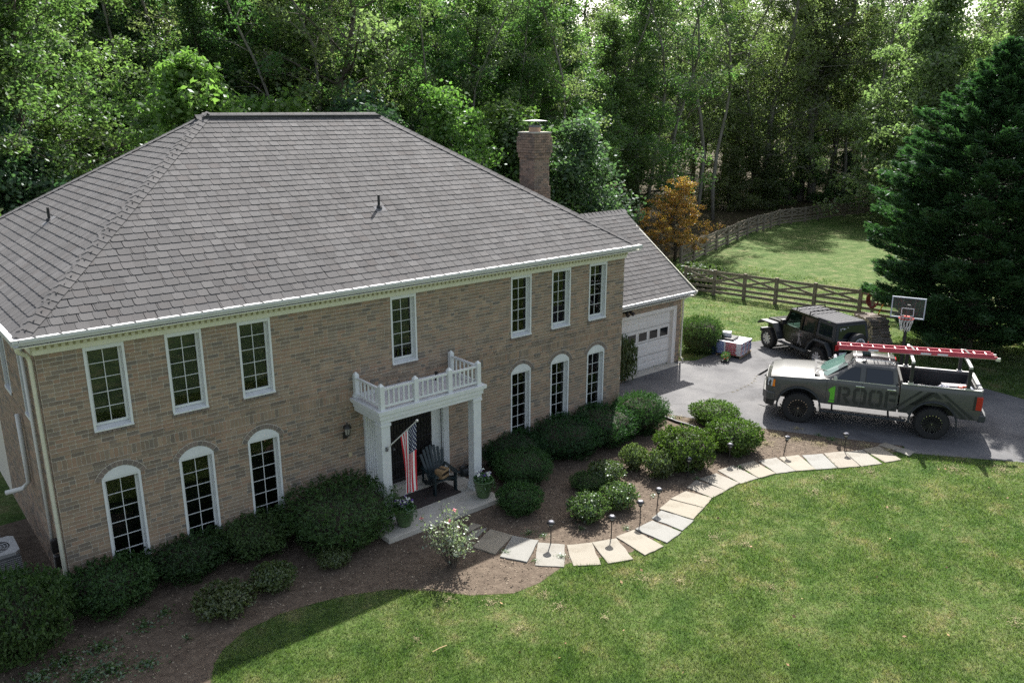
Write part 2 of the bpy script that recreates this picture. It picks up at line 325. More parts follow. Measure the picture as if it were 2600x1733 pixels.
# ---- windows (casing flush with the brick, sash set back)
def make_window(H, rows, arch, blind):
    m = MB(); c = .045
    m.box(0,c,-.012,.05,0,H); m.box(WW-c,WW,-.012,.05,0,H); m.box(c,WW-c,-.008,.05,H-c,H)
    m.box(c,c+.006,.05,.145,0,H); m.box(WW-c-.006,WW-c,.05,.145,0,H)
    if not arch: m.box(c,WW-c,-.006,.05,H-.09,H-c)
    w = m.obj('window', 'white_trim', house)
    s = MB(); s.prism([(-.045,-.0),(-.045,.028),(.1,.085),(.1,.0)], 'x', 0, WW) if False else s.add([(0,-.04,0),(WW,-.04,0),(WW,.145,0),(0,.145,0),(0,-.04,.03),(WW,-.04,.03),(WW,.145,.08),(0,.145,.08)], [(0,3,2,1),(4,5,6,7),(0,1,5,4),(1,2,6,5),(2,3,7,6),(3,0,4,7)])
    s.obj('sill', 'white_trim', w)
    a = c+.008; b = WW-c-.008; f = .038; y0, y1 = .105, .14; zt = H-c-.004; zb = .08
    s = MB(); s.box(a,a+f,y0,y1,zb,zt); s.box(b-f,b,y0,y1,zb,zt); s.box(a+f,b-f,y0+.001,y1,zb,zb+f*1.3); s.box(a+f,b-f,y0+.001,y1,zt-f,zt); s.obj('sash', 'white_trim', w)
    ga, gb, gz0, gz1 = a+f, b-f, zb+f*1.3, zt-f; mid = (ga+gb)/2; t = .0062; ph = (gz1-gz0)/rows
    s = MB(); s.box(mid-t,mid+t,y0+.008,y1-.004,gz0,gz1)
    for k in range(1, rows): s.box(ga,mid-t,y0+.01,y1-.006,gz0+k*ph-t,gz0+k*ph+t); s.box(mid+t,gb,y0+.01,y1-.006,gz0+k*ph-t,gz0+k*ph+t)
    s.obj('muntin_grid', 'white_trim', w)
    pm = MB().quad((0,0,0),((gb-ga)/2-t,0,0),((gb-ga)/2-t,0,ph-2*t),(0,0,ph-2*t)).mesh('pane'); pm.materials.append(MATS['glass'])
    for k in range(rows):
        for j in range(2):
            p = bpy.data.objects.new('pane', pm); COL.objects.link(p); p.parent = w; p.location = ((ga, mid+t)[j], .128, gz0+k*ph+t)
    if blind:
        s = MB(); s.quad((ga,.175,gz0+.17),(gb,.175,gz0+.17),(gb,.175,gz1),(ga,.175,gz1)); s.obj('blind', 'blind', w)
    if arch:
        rise = .20; hw = WW/2; Rr = (hw*hw+rise*rise)/(2*rise); cz = H+rise-Rr; n = 14; th = math.asin(hw/Rr)
        pts = [(hw+Rr*math.sin(-th+2*th*k/n), cz+Rr*math.cos(-th+2*th*k/n)) for k in range(n+1)]
        s = MB(); s.prism(pts, 'y', -.016, .03); s.obj('arch_panel', 'white_trim', w)
        nb = 11; th2 = th*1.12
        for k in range(nb):
            a0 = -th2+2*th2*(k+.06)/nb; a1 = -th2+2*th2*(k+.94)/nb; q = [(hw+r*math.sin(a), cz+r*math.cos(a)) for r, a in ((Rr+.012,a0),(Rr+.012,a1),(Rr+.105,a1),(Rr+.105,a0))]
            MB().prism(q, 'y', -.022, .02).obj('arch_brick', 'arch_brick', w)
        s = MB(); pts2 = [(hw+(Rr+.004)*math.sin(-th2+2*th2*k/n), cz+(Rr+.004)*math.cos(-th2+2*th2*k/n)) for k in range(n+1)]+[(hw+(Rr+.115)*math.sin(th2-2*th2*k/n), cz+(Rr+.115)*math.cos(th2-2*th2*k/n)) for k in range(n+1)]
        V = [(p[0],-.014,p[1]) for p in pts2]; s.add(V, [(k,k+1,2*n-k,2*n+1-k) for k in range(n)]); s.obj('arch_mortar', 'mortar', w)
    else:
        for k in range(9):
            MB().box(-.02+k*.0829,-.02+k*.0829+.073,-.022,.02,-.062,-.003).obj('sill_brick', 'arch_brick', w)
    return w
wu = make_window(ZF-ZS, 5, False, True); wr = make_window(ZF-ZS, 5, False, False); wl = make_window(ZL-ZB, 6, True, False)
for i, x in enumerate(XL):
    src = wu if i < 4 else wr
    o = src if i in (0, 4) else copy_tree(src, house); o.location = (x, 0, ZS)
    if i != 3:
        o = wl if i == 0 else copy_tree(wl, house); o.location = (x, 0, ZB)
# ---- eaves: frieze, dentils, soffit, gutter
m = MB(); m.box(-.03,HW+.03,-.05,-.013,ZF,5.06); m.box(-.05,-.012,-.0,3.5,ZF,5.06)
m.obj('frieze_board', 'cream_trim', house)
m = MB(); m.box(-.06,HW+.06,-.20,-.076,5.12,5.16); m.box(-.33,HW+.33,-.335,0,5.16,5.175); m.box(-.33,0,.001,HD,5.161,5.175); m.box(-.05,HW+.05,-.076,-.013,5.075,5.16)
m.obj('soffit', 'cream_trim', house)
dm = MB().box(0,.066,-.115,-.0505,5.035,5.119).mesh('dentil'); dm.materials.append(mat('dentil_paint', rough=.6, build=paint((.60,.57,.44))))
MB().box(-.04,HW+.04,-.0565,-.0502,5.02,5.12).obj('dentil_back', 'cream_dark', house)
for k in range(int((HW+.1)/.118)):
    o = bpy.data.objects.new('dentil', dm); COL.objects.link(o); o.parent = house; o.location = (-.045+k*.118, 0, 0)
EY, EX, ZG = -.353, -.363, 5.317; XR = 15.603
def gutter(name, a, b, nrm, parent, clips=True):             # K-style trough from a to b, open top
    a = Vector(a); b = Vector(b); nv = Vector(nrm); m = MB(); up_ = Vector((0,0,1))
    pr = [(-.115,0),(-.115,-.10),(-.09,-.12),(-.03,-.12),(-.012,-.075),(0,-.05),(0,0),(-.008,0),(-.008,-.045),(-.03,-.108),(-.105,-.108),(-.105,0)]
    n = len(pr); V = [a+nv*p+up_*q for p, q in pr]+[b+nv*p+up_*q for p, q in pr]
    m.add(V, [(i,(i+1)%n,n+(i+1)%n,n+i) for i in range(n)]+[tuple(range(n-1,-1,-1)), tuple(range(n,2*n))])
    o = m.obj(name, 'gutter', parent); L = (b-a).length; d = (b-a)/L
    f = MB(); f.bar(a-nv*.074-up_*.003, b-nv*.074-up_*.003, .13, .004); f.obj('gutter_guard', 'gutter_in', o)
    if clips:
        k = .35
        while k < L: MB().bar(a+d*k-nv*.108+up_*.002, a+d*(k+.03)-nv*.01+up_*.004, .025, .012).obj('gutter_strap', 'rubber', o); k += .41
    return o
gutter('front_gutter', (EX,EY,ZG), (XR,EY,ZG), (0,-1,0), house)
gutter('side_gutter', (EX,EY,ZG-.002), (EX,9,ZG-.002), (-1,0,0), house, False)
def spout(pts, name='downspout', r=.04): return MB().tube(pts, r, 8).obj(name, 'cream_trim' if name == 'downspout' else 'pvc', house, smooth=True)
spout([(-.28,-.25,5.2),(-.27,-.2,5.08),(-.1,.06,4.92),(-.06,.10,4.8),(-.055,.10,.25),(-.08,.05,.08),(-.3,-.1,.0)])
spout([(-.05,1.0,5.1),(-.05,1.0,.2)], 'conduit', .035); spout([(-.08,2.5,3.1),(-.08,2.5,1.6),(-.2,2.6,1.45),(-.5,2.7,1.4)], 'conduit', .05)
for y, z in ((.78,.72),(.62,.45)):
    MB().box(-.12,-.001,y-.06,y+.06,z,z+.28).obj('meter_box', 'bronze_dark', house, bev=.01)
# ---- roof
RY, RZ = 5.368, 8.882; RX0, RX1 = 5.368, 10.377; BY = 2*RY-EY; EZ = ZG-.012; EYr, EXr, XRr = EY+.135, EX+.12, XR-.10
A_, B_, C_, D2 = (EXr,EYr,EZ), (XRr,EYr,EZ), (XRr,BY,EZ), (EXr,BY,EZ); R0, R1 = (RX0,RY,RZ), (RX1,RY,RZ)
m = MB(); m.add([A_,B_,C_,D2,R0,R1], [(0,1,5,4),(1,2,5),(2,3,4,5),(3,0,4)]); roof = m.obj('roof', 'shingle_under', house)
def tab(w_, e, lift, ch=.035):                               # one shingle tab, lower corners clipped, u along eave, v up slope
    t = [(0,ch),(ch*.75,0),(w_-ch*.3,0),(w_,ch*.4),(w_,e+.06),(0,e+.06)]
    def hgt(v): return lift*(1-v/(e+.06))+.004
    V = [(u,v,hgt(v)) for u, v in t]+[(u,v,-.004) for u, v in t[:4]]
    return V, [(0,1,2,3,4,5),(6,7,1,0),(7,8,2,1),(8,9,3,2)]
def lay_roof(P, U, Vv, nrm, rows, urange, e=.204, seed=5, wid=(.205,.25)):
    rr = random.Random(seed); out = []
    for k in range(rows):
        u0_, u1_ = urange((k+.45)*e); x = u0_-rr.uniform(0,.2); par = 0
        while x < u1_:
            w_ = rr.uniform(*wid); a, b = max(x,u0_), min(x+w_,u1_)
            if b-a > .05: out.append((a+.003, k*e, b-a-.006, .014+rr.uniform(-.002,.003), P, U, Vv, nrm))
            x += w_; par += 1
            if rr.random() < .35 and x < u1_-.1: out.append((x+.003, k*e, .024, .014, P, U, Vv, nrm)); x += .03
    return out
SLF = Vector((0, RY-EYr, RZ-EZ)); LF = SLF.length; vF = SLF/LF; nF = Vector((1,0,0)).cross(vF)
SLL = Vector((RX0-EXr, 0, RZ-EZ)); LL = SLL.length; vL = SLL/LL; nL = vL.cross(Vector((0,1,0)))*1
if nL.z < 0: nL = -nL
tabsF = lay_roof(Vector((0,EYr-.02,EZ)), Vector((1,0,0)), vF, nF, int(LF/.204)+1, lambda v: (EXr+(RX0-EXr)*v/LF, XRr+(RX1-XRr)*v/LF))
tabsL = lay_roof(Vector((EXr-.02,0,EZ)), Vector((0,-1,0)), vL, nL, int(LL/.204)+1, lambda v: (-(BY+(RY-BY)*v/LL), -(EYr+(RY-EYr)*v/LL)), seed=9)
def tab_world(t):
    V, F = tab(t[2], .204, t[3], .035 if t[2] > .06 else .004); return [t[4]+t[5]*(t[0]+p[0])+t[6]*(t[1]+p[1])+t[7]*p[2] for p in V], F
# nearest 300 of the front slope are single shingles (five cut widths share meshes)
ordF = sorted(range(len(tabsF)), key=lambda i: (tab_world(tabsF[i])[0][0]-Vector(CAM)).length); nearF = set(ordF[:300])
WQ = {}; rest = MB()
for i, t in enumerate(tabsF):
    if i in nearF:
        key = (max(1,round(t[2]/.02)), t[3] > .0145)
        if key not in WQ:
            V, F = tab(key[0]*.02, .204, .0155 if key[1] else .0135); me = MB().add(V, F).mesh('shingle'); me.materials.append(MATS['shingle']); WQ[key] = me
        o = bpy.data.objects.new('shingle', WQ[key]); COL.objects.link(o); o.parent = roof; M = Matrix.Identity(4); p = t[4]+t[5]*t[0]+t[6]*t[1]
        for r in range(3): M[r][0] = t[5][r]; M[r][1] = t[6][r]; M[r][2] = t[7][r]; M[r][3] = p[r]
        o.matrix_basis = M
    else: rest.add(*tab_world(t))
for t in tabsL: rest.add(*tab_world(t))
o = rest.obj('shingle_courses', 'shingle', roof); o['kind'] = 'stuff'
def caps(a, b, na, nb, step=.215, wd=.175, lift=.014):         # bent cap shingles climbing a hip or ridge
    a = Vector(a); b = Vector(b); L = (b-a).length; d = (b-a)/L; na = Vector(na); nb = Vector(nb); n = (na+nb).normalized()
    sa = d.cross(na).normalized(); sb = d.cross(nb).normalized()
    if sa.dot(na+nb) > 0 and False: pass
    # side directions run down each slope
    sa = sa if sa.dot(nb) < 0 else -sa; sb = sb if sb.dot(na) < 0 else -sb
    h = lambda v: lift*(1-v/(step+.08))+.030
    V = []
    for v, zz in ((0, h(0)), (step+.08, h(step+.08))):
        for s in (sa*wd, sa*wd*.4, Vector((0,0,0)), sb*wd*.4, sb*wd):
            off = n*(zz+(.012 if s.length < .01 else .004)); V.append(s+d*v+off)
    V += [Vector(p)-n*.022 for p in V[:5]]
    me = MB().add(V, [(0,1,6,5),(1,2,7,6),(2,3,8,7),(3,4,9,8),(10,11,1,0),(11,12,2,1),(12,13,3,2),(13,14,4,3)]).mesh('hip_cap'); me.materials.append(MATS['shingle'])
    k = 0.0
    while k < L-.05:
        o = bpy.data.objects.new('hip_cap', me); COL.objects.link(o); o.parent = roof; o.location = a+d*k; k += step
nR = Vector((-nL.x, 0, nL.z)).normalized(); nBk = Vector((0, -nF.y, nF.z))
sR = Vector((RX1-XRr, 0, RZ-EZ)); nR = Vector((sR.z, 0, -sR.x)).normalized()
caps(A_, R0, nF, nL); caps(B_, R1, nF, nR); caps(D2, R0, nL, nBk); 
caps(R1, R0, nF, nBk)
MB().bar((RX0-.05,RY,RZ+.0),(RX1+.05,RY,RZ+.0),.26,.045).obj('ridge_vent', 'rubber', roof)
def roofpt(x, y): return Vector((x, y, EZ+(RZ-EZ)*(y-EYr)/(RY-EYr)))
def vent(p, n):
    m = MB(); m.tube([p-Vector((0,0,.05)), p+Vector((0,0,.33))], .032, 10, 1); m.tube([p+n*.02, p+n*.02+Vector((0,0,.06))], [.085,.045], 10, 1)
    u_ = n.cross(Vector((0,0,1))).normalized(); v_ = u_.cross(n)
    q = p+n*.026; m.add([q-u_*.15-v_*.17,q+u_*.15-v_*.17,q+u_*.15+v_*.17,q-u_*.15+v_*.17,q-u_*.15-v_*.17-n*.02,q+u_*.15-v_*.17-n*.02], [(0,1,2,3),(4,5,1,0)], 0)
    m.obj('vent_pipe', [mat('lead_flashing', (.17,.17,.175), .9, 0, .15),'rubber'], house)
vent(roofpt(8.264,1.95), nF); vent(Vector((1.66,5.82,EZ+(RZ-EZ)*(1.66-EXr)/(RX0-EXr))), nL)
# ---- chimney
chim = part('chimney', house, (15.62, 4.42, 0)); m = MB()
def ring(z, hx, hy):
    k = 0; n = 4; xs = np.linspace(-hx,hx,n+1)
    off = (.09 if int(round(z/CH)) % 2 else 0)
    def run(fn, L):
        x = -L-off
        while x < L:
            a, b = max(x,-L)+.005, min(x+.19,L)-.005
            if b-a > .02: fn(a, b)
            x += .19
    run(lambda a,b: m.box(a,b,-hy,-hy+.06,z+.005,z+CH-.006), hx); run(lambda a,b: m.box(-hx,-hx+.06,a,b,z+.005,z+CH-.006), hy-.008)
    run(lambda a,b: m.box(hx-.06,hx,a,b,z+.005,z+CH-.006), hy-.008); run(lambda a,b: m.box(a,b,hy-.06,hy,z+.005,z+CH-.006), hx)
z = 5.6
while z < 8.32:
    g = .0 if z < 6.6 else (-.035 if z < 7.55 else (.0 if z < 7.65 else (.035 if z < 8.13 else .0)))
    ring(z, .36+g, .40+g); z += CH
o = m.obj('brickwork', 'old_brick', chim); o['kind'] = 'stuff'
MB().box(-.31,.31,-.35,.35,5.0,8.32).obj('core', 'mortar', chim)
MB().prism([(-.37,-.41),(.37,-.41),(.37,.41),(-.37,.41)], 'z', 8.32, 8.36).obj('crown', 'concrete', chim)
MB().lathe([(.19,8.36),(.19,8.50)], 14).obj('flue', 'clay', chim); m = MB(); m.lathe([(.20,8.50),(.20,8.56)], 14)
for a in range(4): m.tube([(.17*math.cos(a*1.57+.5),.17*math.sin(a*1.57+.5),8.5),(.17*math.cos(a*1.57+.5),.17*math.sin(a*1.57+.5),8.68)], .012, 5)
m.box(-.29,.29,-.27,.27,8.68,8.70); m.add([(-.3,-.28,8.70),(.3,-.28,8.70),(.3,.28,8.70),(-.3,.28,8.70),(0,0,8.74)], [(0,1,4),(1,2,4),(2,3,4),(3,0,4)]); m.obj('cap', 'zinc', chim)
# ---- garage wing
GY, GX1, GEY, GZ, GRY, GRZ = 2.687, 21.45, 2.337, 2.63, 6.17, 5.22
gw = part('garage_wing', house); m = MB(); GO = [(16.25, 21.13, Z0, 2.12)]
wall_grid(m, 15.2, GX1, Z0-.2, 2.6, GO, lambda a,b,c,d: m.quad((a,GY+.008,c),(b,GY+.008,c),(b,GY+.008,d),(a,GY+.008,d)))
m.quad((GX1,GY,Z0),(GX1,9.6,Z0),(GX1,9.6,2.6),(GX1,GY,2.6)); m.add([(GX1,GY,2.6),(GX1,9.6,2.6),(GX1,GRY,5.1)], [(0,1,2)]); m.obj('wall', 'mortar', gw)
m = MB()
for b in lay(15.3, GX1, Z0, 2.5, GO, None, 11): m.box(b[0], b[1], GY, GY+.03, b[2], b[3])
for b in lay(GY, 9.6, Z0, 2.6, [], None, 12): m.box(GX1-.02, GX1+.008, b[0], b[1], b[2], b[3])
o = m.obj('brickwork', 'brick', gw); o['kind'] = 'stuff'
m = MB(); m.box(21.13-.14,21.13,GY-.012,GY+.14,Z0,2.12); m.box(16.25,20.99,GY-.010,GY+.14,1.99,2.12); m.box(21.11,21.15,GY-.03,GY+.0,Z0,2.14)
m.obj('door_casing', 'garage_door', gw)
gd = MB(); gd.box(16.25,20.99,GY+.13,GY+.17,Z0+.02,2.0); gd = gd.obj('garage_door', 'garage_door', house); ph = .497
for r in range(4):
    for c in range(8):
        x0 = 16.30+c*.585; z0 = Z0+.05+r*.515; W_ = .50; y = GY+.125
        if r == 3 and False: continue
        if r == 2:
            if True:
                MB().add([(x0+.03,y-.004,z0+.05),(x0+W_-.03,y-.004,z0+.05),(x0+W_-.03,y-.004,z0+.36),(x0+.03,y-.004,z0+.36)], [(0,1,2,3)]).obj('pane', 'win_dark' if 'win_dark' in MATS else mat('win_dark',(.01,.011,.012),.08), gd)
                m = MB(); m.box(x0,x0+W_,y-.012,y+.004,z0+.02,z0+.05); m.box(x0,x0+W_,y-.012,y+.004,z0+.36,z0+.39); m.box(x0,x0+.03,y-.011,y+.004,z0+.05,z0+.36); m.box(x0+W_-.03,x0+W_,y-.011,y+.004,z0+.05,z0+.36); m.obj('pane_frame', 'garage_door', gd)
        else:
            for q in (0, 1):
                zz = z0+q*.25; m = MB(); m.add([(x0,y+.004,zz),(x0+W_,y+.004,zz),(x0+W_,y+.004,zz+.19),(x0,y+.004,zz+.19),(x0+.02,y-.008,zz+.02),(x0+W_-.02,y-.008,zz+.02),(x0+W_-.02,y-.008,zz+.17),(x0+.02,y-.008,zz+.17)], [(0,1,5,4),(1,2,6,5),(2,3,7,6),(3,0,4,7),(4,5,6,7)]); m.obj('panel', 'garage_door', gd)
    if r: MB().box(16.25,20.99,GY+.120,GY+.128,Z0+.02+r*.515-.006,Z0+.02+r*.515).obj('section_joint', 'bronze_dark', gd)
m = MB(); m.box(16.2,21.15,GY-.33,GY+.12,Z0-.05,Z0+.015); m.obj('door_apron', 'concrete', house)
GR0, GR1 = 15.0, 21.87
m = MB(); m.add([(GR0,GEY+.1,GZ-.012),(GR1,GEY+.1,GZ-.012),(GR1,GRY,GRZ),(GR0,GRY,GRZ),(GR1,2*GRY-GEY,GZ-.012),(GR0,2*GRY-GEY,GZ-.012)], [(0,1,2,3),(3,2,4,5)]); groof = m.obj('garage_roof', 'shingle_under', house)
gs = Vector((0,GRY-GEY-.1,GRZ-GZ+.012)); gl = gs.length; gv = gs/gl; gn = Vector((1,0,0)).cross(gv)
m = MB()
for t in lay_roof(Vector((0,GEY+.08,GZ-.012)), Vector((1,0,0)), gv, gn, int(gl/.204), lambda v: (GR0,GR1+.02), seed=21): m.add(*tab_world(t))
o = m.obj('shingle_courses', 'shingle', groof); o['kind'] = 'stuff'
m = MB()
for k in range(34):
    x = 15+k*.204; m.add([(x,GRY-.14,GRZ-.095+.03),(x,GRY,GRZ+.045),(x,GRY+.14,GRZ-.095+.03),(x+.26,GRY-.14,GRZ-.095+.012),(x+.26,GRY,GRZ+.02),(x+.26,GRY+.14,GRZ-.095+.012)], [(0,1,4,3),(1,2,5,4)])
m.obj('ridge_cap', 'shingle', groof)
m = MB(); m.box(15.24,21.8,GEY+.02,GY,2.44,2.455); m.box(15.24,21.8,GY-.02,GY-.001,2.36,2.46); m.bar((21.82,GEY,GZ-.09),(21.82,GRY,GRZ-.09),.03,.17); m.obj('eave_board', 'cream_trim', gw)
gutter('garage_gutter', (15.25,GEY,GZ), (21.9,GEY,GZ), (0,-1,0), house)
spout([(21.5,GEY+.05,2.5),(21.46,GY-.05,2.3),(21.46,GY-.06,.1),(21.46,GY-.2,.0)])
m = MB(); m.box(18.15,18.45,2.5,2.62,2.30,2.40); m.tube([(18.2,2.5,2.33),(18.15,2.36,2.25)], [.05,.07], 8); m.tube([(18.4,2.5,2.33),(18.45,2.36,2.25)], [.05,.07], 8); m.obj('floodlight', 'bronze_dark', house)
# ---- portico, door and balcony
PX0, PX1, PYF = 6.20, 8.99, -1.20; ST = .02
por = part('portico', house)
for x0, x1 in ((PX0,PX0+.23),(PX1-.23,PX1)):
    m = MB(); m.box(x0,x1,PYF,PYF+.23,ST,2.43); m.box(x0-.025,x1+.025,PYF-.025,PYF+.255,ST,ST+.16); m.box(x0-.02,x1+.02,PYF-.02,PYF+.25,2.33,2.40); m.obj('column', 'white_trim', por, bev=.006)
m = MB(); m.box(PX0-.01,PX1+.01,PYF-.01,-.05,2.42,2.60); m.box(PX0-.04,PX1+.04,PYF-.04,-.05,2.52,2.601); m.obj('beam', 'white_trim', por)
m = MB(); m.prism([(PX0-.05,PYF-.05),(PX1+.05,PYF-.05),(PX1+.05,-.012),(PX0-.05,-.012)], 'z', 2.601, 2.64); m.box(PX0-.085,PX1+.115,PYF-.08,-.012,2.64,2.69); m.box(PX0-.09,PX1+.12,PYF-.085,-.012,2.69,2.723); m.obj('cornice', 'white_trim', por)
MB().box(PX0+.02,PX1-.02,PYF+.05,-.02,2.723,2.735).obj('deck', 'deck_gray' if False else mat('deck_gray', rough=.7, build=speckle([(.3,(.42,.40,.39)),(.6,(.58,.56,.55))], 4, 6)), por)
MB().box(PX0-.02,PX1+.02,-.10,-.015,2.735,2.80).obj('flashing', 'white_trim', por)
BZ = 2.723; posts = [(PX0+.06,PYF+.04),(PX0+.95,PYF+.04),(PX1-.90,PYF+.04),(PX1-.06,PYF+.04),(PX0+.06,-.07),(PX1-.06,-.07)]
def post(x, y):
    m = MB(); h = .055; m.box(x-h,x+h,y-h,y+h,BZ,BZ+.55); m.add([(x-h,y-h,BZ+.55),(x+h,y-h,BZ+.55),(x+h,y+h,BZ+.55),(x-h,y+h,BZ+.55),(x,y,BZ+.62)], [(0,1,4),(1,2,4),(2,3,4),(3,0,4)]); m.obj('post', 'white_trim', por)
for p in posts: post(*p)
def rail(a, b, n):
    a = np.array(a); b = np.array(b); d = (b-a)/np.linalg.norm(b-a); a2 = a+d*.055; b2 = b-d*.055
    for z, w_, h in ((BZ+.47,.055,.045),(BZ+.08,.05,.045)): MB().bar((*a2,z),(*b2,z),w_,h).obj('rail', 'white_trim', por)
    for k in range(1, n+1):
        p = a2+(b2-a2)*k/(n+1); MB().box(p[0]-.017,p[0]+.017,p[1]-.017,p[1]+.017,BZ+.1,BZ+.45).obj('baluster', 'white_trim', por)
rail(posts[0],posts[1],5); rail(posts[1],posts[2],5); rail(posts[2],posts[3],5); rail(posts[0],posts[4],5); rail(posts[3],posts[5],5)
MB().tube([(8.35,-.25,2.735),(8.35,-.25,2.86),(8.36,-.25,2.95)], [.03,.03,.05], 8).obj('drain_pipe', 'bronze_dark', por)
# entry: recessed dark storm door between white panels and fluted pilasters
en = part('entry', house)
def pil(x0, x1):
    m = MB(); m.box(x0,x1,-.06,.02,ST-.1,2.42); o = m.obj('pilaster', 'white_trim', en); n = 5
    for k in range(n):
        c = x0+(x1-x0)*(k+.5)/n; MB().box(c-.013,c+.013,-.075,-.061,.25,2.3).obj('flute_rib', 'white_trim', en)
pil(6.44,6.73); pil(8.66,8.83)
for q in ((6.84,7.14,.10,.16,.2,2.42),(8.38,8.66,.05,.16,.2,2.42),(6.73,6.84,.14,.16,.0,2.42)): MB().box(*q).obj('side_panel', 'white_trim', en)
m = MB(); m.box(6.735,6.80,-.02,.1,.0,2.42); m.obj('dark_gap_strip', 'iron', en)  # solid black strip painted in for the dark gap beside the left pilaster
m = MB(); m.box(7.14,8.38,.06,.10,.205,2.40); d = m.obj('front_door', 'door_dark', en)
for k in range(14): MB().tube([(7.2+k*.087,.045,.3),(7.2+k*.087,.045,2.3)], .009, 5).obj('iron_bar', 'iron', en)
for z in (.3,.75,1.25,1.75,2.3): MB().tube([(7.18,.042,z),(8.34,.042,z)], .012, 5).obj('iron_rail', 'iron', en)
for k in range(6):
    for z in (.52,1.0,1.5,2.02):
        c = (7.3+k*.19,.04,z); MB().tube([(c[0]+.07*math.cos(a),c[1],c[2]+.12*math.sin(a)) for a in np.linspace(0,6.28,13)], .007, 4, cap=False).obj('iron_scroll', 'iron', en)
MB().lathe([(.03,0),(.035,.03),(.0,.05)], 10, (7.26,.02,1.12), axis='y').obj('door_knob', 'zinc', en)
m = MB(); m.box(6.80,8.66,-.30,.10,ST,.12); m.box(6.84,8.64,-.16,.1,.12,.205); m.obj('threshold', 'concrete', en)
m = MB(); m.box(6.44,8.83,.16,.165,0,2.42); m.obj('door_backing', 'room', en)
m = MB(); m.prism([(5.86,-1.90),(9.04,-1.93),(9.04,0.0),(5.86,0.0)], 'z', Z0-.1, ST); m.obj('porch_slab', 'concrete', house, bev=.01)
# ---------------------------------------------------------------- ground, drive, beds, path
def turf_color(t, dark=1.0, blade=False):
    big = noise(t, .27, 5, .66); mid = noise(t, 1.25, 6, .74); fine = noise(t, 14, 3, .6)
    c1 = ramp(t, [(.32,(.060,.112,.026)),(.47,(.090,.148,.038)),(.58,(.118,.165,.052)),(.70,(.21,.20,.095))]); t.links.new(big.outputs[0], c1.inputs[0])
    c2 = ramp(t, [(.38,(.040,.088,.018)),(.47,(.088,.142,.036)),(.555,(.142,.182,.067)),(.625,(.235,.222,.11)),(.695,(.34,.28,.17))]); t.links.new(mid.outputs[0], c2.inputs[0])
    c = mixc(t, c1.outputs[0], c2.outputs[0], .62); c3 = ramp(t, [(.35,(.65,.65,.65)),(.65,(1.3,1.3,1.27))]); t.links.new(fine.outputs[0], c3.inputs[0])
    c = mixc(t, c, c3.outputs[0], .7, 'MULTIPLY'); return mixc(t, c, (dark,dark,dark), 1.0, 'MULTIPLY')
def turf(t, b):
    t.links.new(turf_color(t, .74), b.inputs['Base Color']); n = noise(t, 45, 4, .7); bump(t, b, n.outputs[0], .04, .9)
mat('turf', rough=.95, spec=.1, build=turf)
def turfblade():
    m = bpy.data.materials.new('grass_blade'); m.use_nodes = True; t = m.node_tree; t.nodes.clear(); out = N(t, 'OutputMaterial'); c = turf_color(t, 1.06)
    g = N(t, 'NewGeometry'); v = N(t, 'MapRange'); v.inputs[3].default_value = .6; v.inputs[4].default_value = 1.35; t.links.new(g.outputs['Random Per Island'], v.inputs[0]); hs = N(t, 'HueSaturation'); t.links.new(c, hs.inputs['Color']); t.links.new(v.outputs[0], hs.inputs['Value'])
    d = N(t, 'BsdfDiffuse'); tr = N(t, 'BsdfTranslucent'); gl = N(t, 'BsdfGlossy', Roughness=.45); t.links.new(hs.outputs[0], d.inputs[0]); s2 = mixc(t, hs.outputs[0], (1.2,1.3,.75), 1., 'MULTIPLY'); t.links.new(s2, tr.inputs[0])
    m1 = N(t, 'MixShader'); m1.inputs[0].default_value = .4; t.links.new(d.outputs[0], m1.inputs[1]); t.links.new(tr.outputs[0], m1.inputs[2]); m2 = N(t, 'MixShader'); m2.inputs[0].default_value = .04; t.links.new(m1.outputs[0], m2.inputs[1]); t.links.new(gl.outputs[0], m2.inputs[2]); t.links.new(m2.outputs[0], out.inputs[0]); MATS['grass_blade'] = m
turfblade()
mat('litter', rough=.95, spec=.1, build=speckle([(.3,(.030,.024,.015)),(.5,(.060,.045,.026)),(.62,(.045,.052,.02)),(.75,(.10,.075,.045))], 1.6, 8, .75, .05, 9))
mat('mulch', rough=.95, spec=.15, build=speckle([(.28,(.040,.029,.022)),(.45,(.086,.066,.049)),(.6,(.122,.095,.071)),(.75,(.175,.145,.105))], 7, 9, .78, .03, 38))
